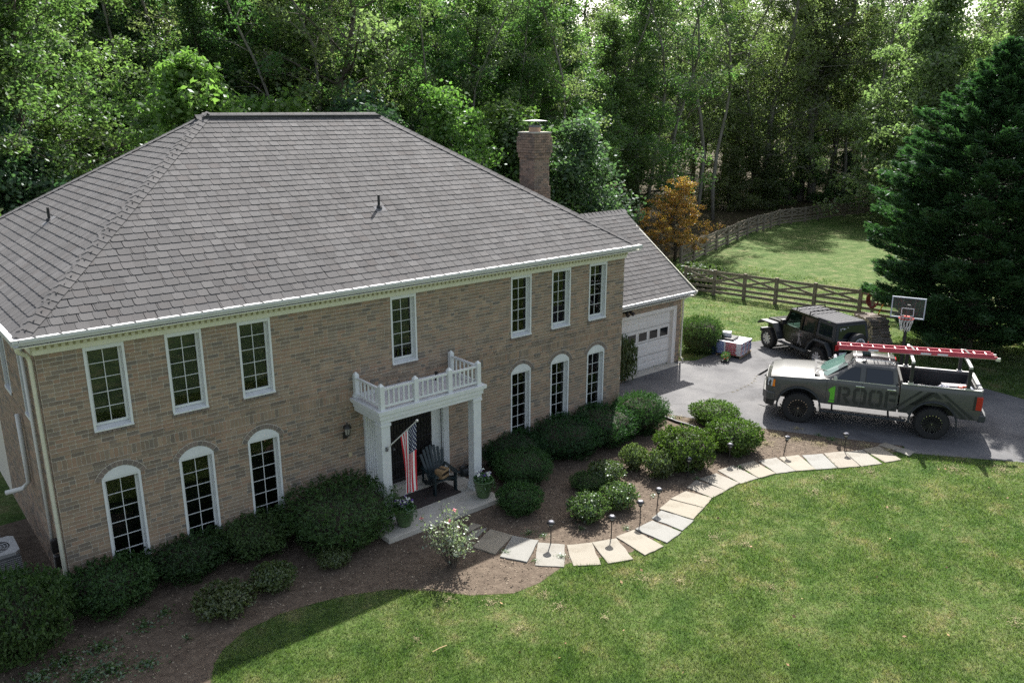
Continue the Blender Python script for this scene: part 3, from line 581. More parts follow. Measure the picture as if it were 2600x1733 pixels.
def asphalt(t, b):
    n = noise(t, .6, 6, .65); r = ramp(t, [(.3,(.074,.074,.077)),(.5,(.108,.107,.109)),(.62,(.132,.130,.130)),(.75,(.160,.157,.154))]); t.links.new(n.outputs[0], r.inputs[0])
    f = noise(t, 90, 3, .7); r2 = ramp(t, [(.3,(.6,.6,.6)),(.7,(1.35,1.35,1.35))]); t.links.new(f.outputs[0], r2.inputs[0]); c = mixc(t, r.outputs[0], r2.outputs[0], .6, 'MULTIPLY')
    vo = N(t, 'TexVoronoi', Scale=.16, feature='DISTANCE_TO_EDGE', Randomness=1.0); nz = noise(t, 1.4, 4, .6); tc = N(t, 'TexCoord'); ad = N(t, 'VectorMath', operation='ADD'); t.links.new(tc.outputs['Object'], ad.inputs[0]); t.links.new(nz.outputs['Color'], ad.inputs[1]); t.links.new(ad.outputs[0], vo.inputs['Vector'])
    cr = ramp(t, [(.0,(.4,.39,.37)),(.003,(.65,.64,.62)),(.008,(1,1,1))]); t.links.new(vo.outputs['Distance'], cr.inputs[0]); st_ = noise(t, .45, 3, .5); rs_ = ramp(t, [(.36,(.62,.62,.64)),(.44,(1,1,1))]); t.links.new(st_.outputs[0], rs_.inputs[0]); c = mixc(t, c, rs_.outputs[0], .7, 'MULTIPLY'); t.links.new(mixc(t, c, cr.outputs[0], .4, 'MULTIPLY'), b.inputs['Base Color']); bump(t, b, f.outputs[0], .006, .7)
mat('asphalt', rough=.9, spec=.3, build=asphalt)
def stonef(t, b):
    oi = N(t, 'ObjectInfo'); r = ramp(t, [(0,(.200,.178,.136)),(.25,(.212,.188,.145)),(.45,(.190,.180,.152)),(.6,(.178,.176,.162)),(.75,(.206,.182,.14)),(.9,(.194,.187,.161)),(1,(.188,.158,.122))]); t.links.new(oi.outputs['Random'], r.inputs[0])
    n = noise(t, 2.2, 7, .7); r2 = ramp(t, [(.32,(.72,.68,.62)),(.5,(1,1,1)),(.7,(1.1,1.1,1.1))]); t.links.new(n.outputs[0], r2.inputs[0]); t.links.new(mixc(t, r.outputs[0], r2.outputs[0], .8, 'MULTIPLY'), b.inputs['Base Color']); f = noise(t, 30, 5, .7); bump(t, b, f.outputs[0], .006, .6)
mat('flagstone', rough=.85, build=stonef)
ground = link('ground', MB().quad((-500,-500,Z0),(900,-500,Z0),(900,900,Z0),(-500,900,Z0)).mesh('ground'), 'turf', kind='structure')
def P2(pts, sc=D_): return [tuple(G(x*sc, y*sc)[:2]) for x, y in pts]
edgeA = P2([(478,1640),(484,1568),(492,1525),(512,1492),(560,1450),(640,1411),(720,1386),(800,1366),(900,1353),(1000,1357),(1080,1367),(1180,1362),(1240,1338),(1300,1295),(1450,1268),(1540,1215),(1625,1130),(1700,1085),(1800,1062),(1950,1042),(2062,1038)])
edgeB = P2([(2075,1024),(1960,1010),(1860,998),(1770,986),(1690,974),(1610,964),(1540,952),(1470,938)])
bedP = edgeA+edgeB+[(15.24,-.55),(15.24,0),(0,0),(0,4.5),(-9,4.5),(-9,-9)]
driveP = P2([(2700,1098),(2352,1062),(2200,1050),(2085,1040)])+edgeB+[(15.24,-.55),(15.24,GY),(21.5,GY),(22.0,2.3)]+P2([(1655,806),(1690,790),(1750,782),(1800,775),(1900,785),(1985,800),(2060,830),(2150,858),(2240,886),(2352,917),(2700,1010)])
def sheet(name, P, z, m):
    o = MB().add([(x,y,z) for x, y in P], [tuple(range(len(P)))]).mesh(name); return link(name, o, m, kind='structure')
sheet('garden_bed', bedP, Z0+.004, 'mulch'); sheet('driveway', driveP, Z0+.008, 'asphalt')
far = [(-120,27),(-20,24),(10,22),(24,20)]+[tuple(G(*ZC(x,y,(1600,350),2.353))[:2]+np.array([0,1.2])) for x, y in ((375,735),(640,605),(888,520),(1200,478),(1360,460))]+[(80,14),(74,-6),(110,-30),(400,-60),(400,400),(-120,400)]
sheet('forest_floor', far, Z0+.004, 'litter')
def inpoly(X, Y, P):
    r = np.zeros(len(X), bool); n = len(P)
    for i in range(n):
        x0, y0 = P[i]; x1, y1 = P[(i+1) % n]
        c = ((y0 > Y) != (y1 > Y)); xi = (x1-x0)*(Y-y0)/((y1-y0) if y1 != y0 else 1e-9)+x0; r ^= c & (X < xi)
    return r
# path of flagstones, each with its own outline and thickness
path = bpy.data.objects.new('path', None); COL.objects.link(path); path['kind'] = 'structure'
cA, cB, cC = ((1150,1150),3.361), ((1550,900),4.278), ((1550,700),2.24)
ST_ = [(cA,[(88,672),(160,582),(240,606),(165,648)]),(cA,[(60,760),(168,655),(288,628),(205,706)]),(cA,[(170,790),(320,645),(505,695),(360,850)]),(cA,[(405,875),(510,700),(727,740),(630,920)]),(cA,[(705,945),(727,755),(952,772),(945,960)]),(cA,[(975,775),(1185,755),(1260,940),(1030,950)]),(cA,[(1190,755),(1395,722),(1535,895),(1325,932)]),(cA,[(1395,708),(1545,648),(1795,785),(1638,860)]),(cA,[(1560,640),(1705,570),(1945,665),(1825,755)]),(cA,[(1700,545),(1780,482),(2055,565),(1955,650)]),(cA,[(1765,470),(1855,392),(2135,462),(2050,555)]),(cA,[(1862,383),(1990,318),(2205,375),(2140,458)]),(cA,[(1998,285),(2080,225),(2330,312),(2212,372)]),
(cB,[(975,1342),(1150,1283),(1400,1385),(1252,1465)]),(cB,[(1170,1248),(1335,1195),(1602,1330),(1412,1388)]),(cB,[(1390,1190),(1560,1148),(1792,1280),(1612,1328)]),(cB,[(1615,1145),(1800,1108),(2008,1250),(1802,1280)]),(cB,[(1832,1110),(2042,1083),(2228,1235),(2018,1253)]),(cC,[(1092,1017),(1205,1008),(1288,1087),(1168,1095)]),(cC,[(1216,1005),(1330,995),(1418,1078),(1297,1087)]),(cC,[(1337,998),(1433,985),(1543,1062),(1428,1077)]),(cC,[(1438,982),(1528,965),(1653,1040),(1562,1055)]),(cC,[(1525,958),(1560,944),(1650,974),(1612,986)]),(cC,[(1616,987),(1654,975),(1735,995),(1700,1020)])]
stoneP = []
for (o_, s_), q in ST_:
    pw = [G(*ZC(x,y,o_,s_), Z0+.04)[:2] for x, y in q]; c = sum(pw)/4; pw = [c+(p-c)*1.03 for p in pw]; stoneP.append([tuple(p) for p in pw])
    ring = []
    for i in range(4):
        a, b = pw[i], pw[(i+1)%4]
        for k in range(4): ring.append(a+(b-a)*k/4+(rng.normal(size=2)*.008 if k else 0)-c)
    z1 = Z0+.026+rng.uniform(-.006,.008); m = MB(); m.prism([tuple(p) for p in ring], 'z', Z0-.05, z1); o = m.obj('flagstone', 'flagstone', path, bev=.006, seg=1); o.location = (c[0], c[1], 0)
# black drain pipe along the bed
pp = [G(*ZC(x,y,(1550,900),4.278)) for x, y in ((540,672),(620,700),(720,740),(850,775),(960,820),(1060,870),(1150,905))]
tag(MB().tube([(p[0],p[1],Z0+.03) for p in pp], .05, 8).obj('drain_hose', 'rubber', smooth=True), 'black corrugated drain hose lying between clipped shrubs beside the driveway', 'hose')
# ---- grass blades of the front lawn and side lawn
def blades(n, xr, yr, dref, size):
    X = rng.uniform(*xr, n); Y = rng.uniform(*yr, n); d = np.sqrt((X-CAM[0])**2+(Y-CAM[1])**2+80); keep = rng.uniform(size=n) < np.minimum(1,(dref/d)**2)
    X, Y, d = X[keep], Y[keep], d[keep]
    # inside the camera's view, with a margin
    r = np.stack([X,Y,np.full_like(X,Z0)],1)-CAM; zc = r@fw; sx = (r@rt)/zc*FPX; sy = (r@up)/zc*FPX; k = (zc > 1) & (np.abs(sx) < 2300) & (np.abs(sy) < 1700); X, Y, d = X[k], Y[k], d[k]
    bad = inpoly(X,Y,bedP)|inpoly(X,Y,driveP)
    for P in stoneP: bad |= inpoly(X,Y,P)
    X, Y, d = X[~bad], Y[~bad], d[~bad]; n = len(X)
    h = size*rng.uniform(.5,1.25,n)*(1+.35*np.sin(X*1.3)*np.cos(Y*1.7)); wd = .0045*np.maximum(1,d/13)*rng.uniform(.7,1.3,n); a = rng.uniform(0,6.283,n); la = rng.uniform(0,6.283,n); ln = h*rng.uniform(.2,1.0,n)
    V = np.stack([np.stack([X-wd*np.cos(a),Y-wd*np.sin(a),np.full(n,Z0-.002)],1), np.stack([X+wd*np.cos(a),Y+wd*np.sin(a),np.full(n,Z0-.002)],1), np.stack([X+ln*np.cos(la),Y+ln*np.sin(la),Z0+h],1)],1).reshape(-1,3)
    return V, np.arange(3*n).reshape(-1,3)
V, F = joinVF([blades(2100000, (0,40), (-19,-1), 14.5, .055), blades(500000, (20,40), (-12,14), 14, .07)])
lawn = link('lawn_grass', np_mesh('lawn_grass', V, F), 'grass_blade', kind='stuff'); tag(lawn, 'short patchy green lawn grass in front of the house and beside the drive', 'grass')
# wood chips and crumbs on the bed
n = 26000; X = rng.uniform(-4,21,n); Y = rng.uniform(-8,0,n); k = inpoly(X,Y,bedP)
for P in stoneP: k &= ~inpoly(X,Y,P)
X, Y = X[k], Y[k]; P = np.stack([X,Y,np.full(len(X),Z0+.014)],1); nn = np.tile([0,0,1.0],(len(X),1)); V, F = leaves(P, .022, .009, nn)
mat('chips', rough=.9, build=pieces([(0,(.10,.075,.05)),(.4,(.17,.13,.09)),(.7,(.25,.20,.14)),(.9,(.36,.30,.22)),(1,(.07,.05,.035))], 20, .2))
tag(link('mulch_chips', np_mesh('mulch_chips', V, F), 'chips', kind='stuff'), 'brown wood chips strewn over the garden bed', 'mulch')
n = 260; X = rng.uniform(4,26,n); Y = rng.uniform(-13,-4,n); k = ~(inpoly(X,Y,bedP)|inpoly(X,Y,driveP)); X, Y = X[k], Y[k]; P = np.stack([X,Y,np.full(len(X),Z0+.05)],1); V, F = leaves(P[:60], .035, .024, np.tile([0,0,1.0],(60,1)))
mat('dead_leaf', rough=.8, build=pieces([(0,(.25,.14,.06)),(.5,(.34,.22,.11)),(1,(.18,.10,.05))], 20, .2))
tag(link('fallen_leaves', np_mesh('fallen_leaves', V, F), 'dead_leaf', kind='stuff'), 'scattered dry brown leaves lying on the lawn', 'leaves')
t0 = G(*ZC(1760,910,(500,1350),2.941)); t1 = G(*ZC(1865,862,(500,1350),2.941)); mat('twig_pale', (.5,.36,.18), .8)
tag(MB().tube([(t0[0],t0[1],Z0+.045),((t0[0]+t1[0])/2,(t0[1]+t1[1])/2,Z0+.06),(t1[0],t1[1],Z0+.05)], .008, 5).obj('twig', 'twig_pale'), 'thin pale twig lying alone on the front lawn', 'twig')
# ---------------------------------------------------------------- shrubs
leafmat('yew_leaf', [(0,(.020,.052,.016)),(.5,(.040,.094,.026)),(1,(.078,.142,.038))], .42, .55, .018, .12)
leafmat('box_leaf', [(0,(.044,.080,.015)),(.5,(.084,.135,.025)),(1,(.140,.185,.042))], .45, .5, .022, .10)
leafmat('loose_leaf', [(0,(.045,.075,.022)),(.5,(.085,.125,.040)),(1,(.15,.175,.065))], .45, .42, .04, .08)
leafmat('pale_leaf', [(0,(.15,.18,.10)),(.5,(.25,.28,.18)),(1,(.42,.43,.33))], .4, .35, .07, .04)
leafmat('weed_leaf', [(0,(.035,.085,.022)),(.5,(.065,.140,.035)),(1,(.11,.19,.05))], .45, .35, .06, .08)
leafmat('flower_mix', [(0,(.10,.05,.32)),(.35,(.16,.06,.36)),(.36,(.75,.75,.72)),(.8,(.8,.78,.72)),(1,(.6,.12,.25))], .3, .5, .02, .0)
leafmat('pink_petal', [(0,(.75,.20,.30)),(1,(.85,.42,.48))], .4, .5, .02, .0)
leafmat('red_petal', [(0,(.45,.05,.03)),(.5,(.5,.12,.05)),(1,(.5,.25,.12))], .4, .5, .02, .0)
mat('bark', rough=.95, build=speckle([(.3,(.050,.040,.030)),(.6,(.11,.090,.070)),(.8,(.16,.135,.11))], 6, 8, .7, .03, 18, (1,1,.18)))
mat('bark_pale', rough=.9, build=speckle([(.3,(.12,.105,.085)),(.6,(.22,.20,.165)),(.8,(.30,.275,.235))], 5, 8, .7, .03, 18, (1,1,.2)))
mat('twig', (.035,.026,.018), .95); mat('straw', (.30,.255,.14), .9)  # dark fill colour of the solid shrub cores, then dry straw
def sdir(n):
    d = rng.normal(size=(n,3)); return d/np.linalg.norm(d,axis=1)[:,None]
def bush_mesh(n, p, L, W, seed, rough_=.06, depth=.2, tufts=0):
    d = sdir(n); r = (np.abs(d)**p).sum(1)**(-1/p); s = seed*1.7
    lump = 1+rough_*(np.sin(d[:,0]*5+s)*np.cos(d[:,1]*6-s)+.6*np.sin(d[:,2]*9+d[:,0]*4+s*2)+.5*np.sin(d[:,1]*15+d[:,2]*11+s)); dep = 1-depth*rng.uniform(0,1,n)**1.6
    P = d*(r*lump*dep)[:,None]; P[:,2] = .5+.5*P[:,2]; V, F = leaves(P, L, W, d, .4)
    if tufts:
        q = sdir(tufts); q[:,2] = np.abs(q[:,2]); r2 = (np.abs(q)**p).sum(1)**(-1/p); B = q*r2[:,None]; B[:,2] = .5+.5*B[:,2]; k = 9; PP = np.repeat(B,k,0)+np.repeat(q,k,0)*(np.tile(np.linspace(0,.20,k),tufts)*np.repeat(rng.uniform(.2,1,tufts),k))[:,None]*[1,1,.7]+rng.normal(size=(tufts*k,3))*.012
        V, F = joinVF([(V,F), leaves(PP, L, W)])
    return np_mesh('foliage', V, F)
def core_mesh(f, p):  # closed dark core added inside each shrub so the foliage isn't see-through
    m = MB(); V = []; n, k = 16, 9
    for i in range(k):
        ph = math.pi*i/(k-1)
        for j in range(n):
            a = 2*math.pi*j/n; d = np.array([math.sin(ph)*math.cos(a), math.sin(ph)*math.sin(a), math.cos(ph)]); r = (abs(d)**p).sum()**(-1/p)*f; V.append((d[0]*r, d[1]*r, max(.0,.5+.5*d[2]*r)))
    m.add(V, [(i*n+j,i*n+(j+1)%n,(i+1)*n+(j+1)%n,(i+1)*n+j) for i in range(k-1) for j in range(n)]); me = m.mesh('dark_core'); me.materials.append(MATS['twig']); return me
BM = {'yew': [bush_mesh(13000, 2.9, .038, .0095, s, .085, .22, 420) for s in (1,2,3)], 'box': [bush_mesh(9500, 2.9, .040, .021, s, .09, .25, 260) for s in (4,5,6)], 'loose': [bush_mesh(4200, 2.1, .062, .034, s, .16, .8, 110) for s in (7,8,9)], 'dark': [bush_mesh(13000, 2.4, .034, .017, s, .15, .4, 420) for s in (10,11,12)]}
CM = {'yew': core_mesh(.80,2.9), 'box': core_mesh(.76,3.0), 'dark': core_mesh(.72,2.6), 'loose': core_mesh(.34,2)}
LM = {'yew': 'yew_leaf', 'box': 'box_leaf', 'loose': 'loose_leaf', 'dark': 'yew_leaf'}
for k in BM:
    for me in BM[k]: me.materials.append(MATS[LM[k]])
_bc = [0]; S = 'shrubs along the house front'
def bush(kind, l, r, t, b, label, name='shrub', cat='shrub', group=None, depth=1.0, hz=None, sc=D_, hm=1.0):
    l, r, t, b = l*sc, r*sc, t*sc, b*sc; mid = (l+r)/2; g = G(mid, b); d = DST(g); wd = (r-l)*d/FPX; v = g[:2]-CAM[:2]; v /= np.linalg.norm(v); c = g[:2]+v*wd*.42*depth; dd = DST((c[0],c[1],Z0+.3)); wd = (r-l)*dd/FPX
    h = hz or max(.15, (VT(mid, t, c+v*wd*.12)[2]-Z0)*(.86 if kind == 'dark' and name == 'shrub' and group == S else .90)*hm); o = thing(name, label, cat, (c[0], c[1], Z0), rng.uniform(0,6.28), group); _bc[0] += 1
    f = link('foliage', BM[kind][_bc[0] % 3], None, o); f.scale = (wd/2, wd/2*depth, h); k = link('dark_core', CM[kind], None, o); k.scale = (wd/2, wd/2*depth, h)
    if kind == 'loose':
        m = MB()
        for j in range(9):
            a = j*.7+rng.uniform(-.3,.3); m.tube([(0.03*math.cos(a),.03*math.sin(a),0),(wd*.2*math.cos(a),wd*.2*math.sin(a),h*.5),(wd*.38*math.cos(a),wd*.38*math.sin(a),h*.85)], [.009,.006,.003], 4)
        m.obj('stems', 'bark', o)
    return o
bush('dark', -60,168,1290,1545, 'large dark shrub at the left corner of the house by the air conditioner', group=S)
bush('dark', 165,352,1268,1425, 'dark shrub hiding the foot of the leftmost arched window', group=S)
bush('dark', 342,522,1208,1345, 'dark shrub below the second arched window from the left', group=S)
bush('dark', 500,672,1163,1295, 'dark shrub below the third arched window from the left', group=S)
bush('yew', 672,906,1113,1278, 'big rounded dark yew left of the porch column', group=S, hm=1.16)
bush('yew', 1108,1248,988,1085, 'dark clipped yew against the wall just right of the porch', group=S)
bush('yew', 1138,1260,1028,1122, 'dark clipped yew in front, nearest the right porch column', group=S)
bush('yew', 1214,1372,953,1062, 'shaded clipped yew below the fourth arched window', group=S)
bush('yew', 1312,1456,928,1032, 'clipped yew half in sun below the last arched windows', group=S)
bush('yew', 1382,1430,904,968, 'small yew squeezed at the right house corner behind larger ones', group=S)
bush('yew', 1412,1526,899,1003, 'bright sunlit clipped yew at the right house corner', group=S)
Bx = 'clipped boxwoods by the drive'
bush('box', 1590,1686,919,982, 'boxwood nearest the asphalt with two-humped flat top', group=Bx)
bush('box', 1625,1736,958,1050, 'round boxwood beside the driveway edge, rightmost of three', group=Bx)
bush('box', 1507,1628,977,1090, 'large round boxwood closest to the flagstone path bend', group=Bx)
Sm = 'small shrubs in the bed'
bush('loose', 1304,1392,1128,1208, 'small glossy green shrub beside the lowest path light', group=Sm)
bush('loose', 1380,1461,1105,1178, 'small olive shrub behind the glossy one in the bed', group=Sm)
bush('loose', 1424,1484,1016,1085, 'small leafy shrub left of the pair near the big boxwood', group=Sm)
bush('loose', 1478,1546,1028,1105, 'small sunlit shrub with bare lower stems, right of the pair', group=Sm)
bush('loose', 1352,1432,1056,1118, 'grey-green spreading shrub in the middle of the bed', group=Sm)
bush('dark', 1312,1390,1085,1135, 'low dark juniper spreading in the bed shade', group=Sm)
bush('dark', 1146,1242,1106,1190, 'dark shrub beside the right end of the porch slab', group=Sm)
bush('loose', 455,584,1338,1428, 'leafy azalea alone in the shaded left bed', group=Sm)
bush('loose', 584,678,1288,1370, 'smaller leafy azalea in shade below the third arched window', group=Sm)
bush('loose', 735,805,1255,1312, 'sparse little plant in shade in front of the big yew', group=Sm)
bush('loose', 1400,1459,788,882, 'narrow sunlit holly at the house corner by the garage door', hz=1.5)
bush('yew', 1560,1652,722,818, 'large clipped yew beside the garage corner')
bush('loose', 1545,1660,600,668, 'leafy vine heaped over the left end of the paddock fence', cat='vine', name='vine')
# rose bush with pale leaves and pink flowers
rb = G(1040*D_, 1300*D_); ro = thing('rose_bush', 'pale-leaved rose bush with pink blooms in front of the porch', 'rose bush', (rb[0],rb[1],Z0)); ro.scale = (1.3,1.3,1.35); m = MB(); tips = []
for k in range(26):
    a = rng.uniform(0,6.28); s_ = rng.uniform(.1,.52); h = rng.uniform(.5,1.05)*(1-.25*s_); p = [(0.05*math.cos(a),.05*math.sin(a),0),(s_*.45*math.cos(a),s_*.45*math.sin(a),h*.55),(s_*math.cos(a),s_*math.sin(a),h)]; m.tube(p, [.009,.006,.003], 4); tips.append(p)
m.obj('canes', 'bark', ro); PP = []
for p in tips:
    for q in range(44):
        t = rng.uniform(.38,1.02); a = np.array(p[1])*(1-t)*2+np.array(p[2])*(2*t-1) if t > .5 else np.array(p[1])*t*2; PP.append(a+rng.normal(size=3)*.055)
link('foliage', np_mesh('foliage', *leaves(np.array(PP), .026, .014)), 'pale_leaf', ro)
for j in (1,5,9,14): link('bloom', np_mesh('bloom', *leaves(np.array(tips[j][2])+rng.normal(size=(9,3))*.012, .02, .016)), 'pink_petal', ro)
# low weeds and ground cover in the bed
def weeds(name, label, pts, n, h, L, W, m='weed_leaf', cat='ground cover', fade=False):
    PP = []
    for x, y, r in pts:
        g = G(x*D_, y*D_); k = max(10, int(n*r*r*4)); a = rng.uniform(0,6.28,k); q = r*np.minimum(np.abs(rng.normal(size=k))*.55,1.6) if fade else r*np.sqrt(rng.uniform(0,1,k)); PP.append(np.stack([g[0]+q*np.cos(a), g[1]+q*np.sin(a), Z0+.01+h*rng.uniform(0,1,k)*(1-.5*np.minimum(q/r,1.5))],1))
    P = np.concatenate(PP); up_ = np.tile([0,0,1.0],(len(P),1)); o = link(name, np_mesh(name, *leaves(P, L, W, up_, .5)), m, kind='stuff'); return tag(o, label, cat)
weeds('ground_cover', 'broad-leaved green weeds growing in the shaded left bed', [(150,1520,.45),(230,1490,.4),(330,1440,.3),(260,1540,.5),(340,1530,.3),(380,1410,.25),(200,1558,.5),(90,1560,.5),(430,1470,.15),(480,1400,.12)], 330, .10, .028, .016, fade=True)
weeds('ground_cover', 'tufts of grass and clover at the path edge and between shrubs', [(1215,1225,.16),(1250,1232,.14),(1590,1085,.16),(1600,1100,.12),(1910,1010,.22),(1880,1000,.15),(1545,960,.2),(1650,1020,.2),(1700,1075,.14),(1290,1280,.16),(1160,1270,.14),(1440,1215,.12),(1335,1215,.12),(1500,1140,.1),(1660,985,.18),(1640,1040,.2),(1695,1050,.16),(1230,1290,.1)], 1700, .07, .018, .005, fade=True)
weeds('dry_grass', 'dry yellowish grass strip along the driveway edge of the bed', [(1560,960,.25),(1590,967,.22),(1740,990,.3),(1780,1000,.35),(1830,1010,.35),(1880,1020,.35),(1940,1020,.3),(1990,1025,.3),(1830,985,.2),(2040,1035,.2),(1760,1020,.35),(1700,1000,.2)], 900, .05, .028, .004, 'straw', 'grass', True)
weeds('dry_grass', 'pale straw patches worn into the front lawn', [(1290,1395,.3),(1190,1445,.22),(955,1470,.2),(1560,1335,.3),(1870,1130,.35),(1900,1098,.4),(2190,1078,.5),(1620,1290,.3),(1710,1250,.3),(2330,1430,.3),(1030,1378,.25),(1130,1385,.3),(1250,1365,.25),(1480,1330,.3),(1640,1235,.3),(1740,1160,.3),(2000,1085,.4),(2300,1080,.5),(1770,1350,.25),(1390,1420,.2)], 420, .055, .028, .0035, 'straw', 'grass', True)
weeds('dry_grass', 'line of dry grass growing in the driveway crack', [tuple(np.array(ZC(x,y,(1550,900),4.278))/D_)+(.07,) for x, y in ((1330,410),(1375,390),(1420,370),(1460,352),(1500,335),(1535,312),(1560,290),(1570,262),(1590,238),(1640,215))], 2200, .03, .014, .003, 'straw', 'grass', True)
# ---------------------------------------------------------------- on and around the porch
cP = ((880,1000),3.92)
def GP(x, y, z=ST): return G(*ZC(x,y,*cP), z)
mat('mat_brown', rough=.95, build=speckle([(.3,(.028,.022,.020)),(.6,(.055,.042,.036)),(.75,(.085,.065,.05))], 9, 6, .7, .004, 120))
mat('chair_green', rough=.45, build=paint((.012,.026,.030), .3, 5))
mat('cardboard', rough=.85, build=speckle([(.3,(.26,.16,.075)),(.7,(.36,.235,.12))], 6))
mat('tape_dark', (.03,.022,.016), .4)
mat('pot_green', rough=.3, build=speckle([(.3,(.045,.085,.035)),(.55,(.085,.14,.055)),(.75,(.15,.20,.10))], 3.5, 5, .6, .002, 30, (1,1,.35)))
mat('soil', (.02,.014,.01), .95); mat('can_grey', (.016,.020,.022), .45)
a, b = GP(1145,960), GP(470,1215); m = MB(); m.prism([(6.50,-1.14),(8.46,-1.08),(8.47,-.34),(6.55,-.34)], 'z', ST+.001, ST+.014); tag(m.obj('doormat', 'mat_brown'), 'large worn brown doormat on the porch floor', 'doormat')
# adirondack chair
ch = thing('adirondack_chair', 'dark green slatted adirondack chair holding a cardboard box on the porch', 'chair', (8.12,-.86,ST+.014), R_(-6)); W2 = .29
for s in (-1,1):
    MB().box(s*W2-.022,s*W2+.022,-.05,.06,0,.50).obj('leg', 'chair_green', ch, bev=.006)
    m = MB(); m.prism([(.02,.0),(.10,.0),(.75,.10),(.75,.0),(.80,.0),(.80,.16),(.02,.36),(.0,.33)] if False else [(-.04,.27),(-.04,.37),(.06,.37),(.80,.10),(.80,.0),(.70,.0)], 'x', s*(W2-.035)-.012, s*(W2-.035)+.012); m.obj('side_rail', 'chair_green', ch)
    m = MB(); x0, x1 = s*W2-.065, s*W2+.065; m.prism([(x0,-.14),(x1,-.14),(x1+.0,.10),(s*W2+.04*s+.03,.62),(s*W2+.04*s-.03,.62),(x0,.1)], 'z', .50, .525); m.obj('armrest', 'chair_green', ch, bev=.01)
    MB().bar((s*W2,.58,.50),(s*W2,.60,.16),.04,.05).obj('leg', 'chair_green', ch)
for k in range(6): y = -.05+k*.085; MB().bar((-.27,y,.375-k*.032),(.27,y,.375-k*.032),.075,.02).obj('seat_slat', 'chair_green', ch)
for k in range(7):
    u_ = (k-3)/3; x0 = u_*.19; x1 = u_*.30; L = .80-.16*u_*u_; p0 = Vector((x0,.42,.20)); p1 = Vector((x1,.42+L*.42,.20+L)); MB().bar(p0, p1, .072, .02, upv=(0,1,0)).obj('back_slat', 'chair_green', ch, bev=.008)
MB().bar((-.30,.66,.52),(.30,.66,.52),.03,.05).obj('back_rail', 'chair_green', ch)
bx = thing('cardboard_box', 'small brown cardboard box with dark tape on the porch chair seat', 'box', (8.13,-.72,ST+.385), R_(20)); m = MB(); m.box(-.15,.15,-.11,.11,0,.21); m.obj('carton', 'cardboard', bx); m = MB(); m.box(-.151,.151,-.112,-.1105,.08,.15); m.box(.1505,.152,-.09,.11,.08,.15); m.box(-.03,.03,-.111,.111,.2102,.212); m.obj('tape', 'tape_dark', bx)
c = GP(1175,800); wc = thing('watering_can', 'dark grey watering can on the porch behind the right column', 'watering can', (c[0],c[1],ST)); MB().lathe([(.13,0),(.14,.02),(.135,.2),(.10,.22),(.10,.2)], 18).obj('body', 'can_grey', wc, smooth=True); MB().tube([(-.12,0,.05),(-.2,0,.12),(-.24,0,.2)], [.03,.02,.018], 8).obj('spout', 'can_grey', wc); MB().tube([(.1*math.cos(t),0,.2+.1*math.sin(t)) for t in np.linspace(0,3.14,9)], .01, 6).obj('handle', 'can_grey', wc)
def planter(x, y, label):
    o = thing('flower_pot', label, 'flower pot', (x,y,ST), rng.uniform(0,6), 'green flower pots on the porch')
    MB().lathe([(.135,0),(.15,.02),(.185,.14),(.215,.30),(.225,.40),(.245,.41),(.25,.45),(.235,.455),(.222,.43),(.2,.40)], 26, close=True).obj('pot', 'pot_green', o, smooth=True); MB().lathe([(.21,.40),(.0,.42)], 18, close=False).obj('soil', 'soil', o)
    n = 420; a = rng.uniform(0,6.28,n); r = .24*np.sqrt(rng.uniform(0,1,n)); P = np.stack([r*np.cos(a), r*np.sin(a), .43+.17*rng.uniform(0,1,n)*(1-(r/.3)**2)],1); link('foliage', np_mesh('foliage', *leaves(P, .035, .018)), 'weed_leaf', o)
    n = 260; a0 = rng.choice([.2,2.9,4.1,5.2],n)+rng.normal(size=n)*.35; tt = rng.uniform(0,1,n); r = .22+.06*np.sin(tt*2)+rng.normal(size=n)*.01; P = np.stack([r*np.cos(a0), r*np.sin(a0), .45-.28*tt+.06*np.sin(3*tt)],1); link('trailing_vine', np_mesh('trailing_vine', *leaves(P, .03, .012)), 'weed_leaf', o)
    n = 70; a = rng.uniform(0,6.28,n); r = .2*np.sqrt(rng.uniform(0,1,n)); P = np.repeat(np.stack([r*np.cos(a), r*np.sin(a), .53+.13*rng.uniform(0,1,n)],1)[:24],6,0)+rng.normal(size=(144,3))*.012; link('flowers', np_mesh('flowers', *leaves(P, .024, .02)), 'flower_mix', o, kind='stuff')
p = GP(1370,1020); planter(p[0], p[1]+.03, 'glazed green flower pot with white flowers at the right porch corner')
p = GP(585,1305); planter(p[0], p[1]+.03, 'glazed green flower pot with violets at the left porch column')
# wall lantern
mat('amber_glass', (.35,.33,.28), .15)
def lantern(x, y, z, label):
    o = thing('wall_lantern', label, 'lantern', (x,y,z), 0, 'black wall lanterns'); MB().box(-.05,.05,-.02,0,-.15,.02).obj('backplate', 'bronze_dark', o, bev=.01); MB().tube([(0,-.02,-.1),(0,-.08,-.12),(0,-.14,-.06),(0,-.15,0)], .014, 6).obj('arm', 'bronze_dark', o)
    m = MB(); m.lathe([(.05,0),(.075,.16)], 6, (0,-.15,.0), close=True); m.obj('lamp_glass', 'amber_glass', o); m = MB()
    for k in range(6):
        a = k*math.pi/3; m.tube([(.053*math.cos(a),-.15+.053*math.sin(a),0),(.078*math.cos(a),-.15+.078*math.sin(a),.16)], .007, 4)
    m.lathe([(.06,-.03),(.055,.0)], 8, (0,-.15,0)); m.obj('cage', 'bronze_dark', o); MB().lathe([(.105,.16),(.08,.20),(.03,.24),(.012,.25),(.018,.28),(.0,.31)], 12, (0,-.15,0)).obj('roof_cap', 'bronze_dark', o)
lantern(5.93, 0, 1.92, 'black wall lantern on the brick left of the porch'); lantern(8.93+.02, -.0, 2.12, 'black wall lantern under the portico roof beside the right column')
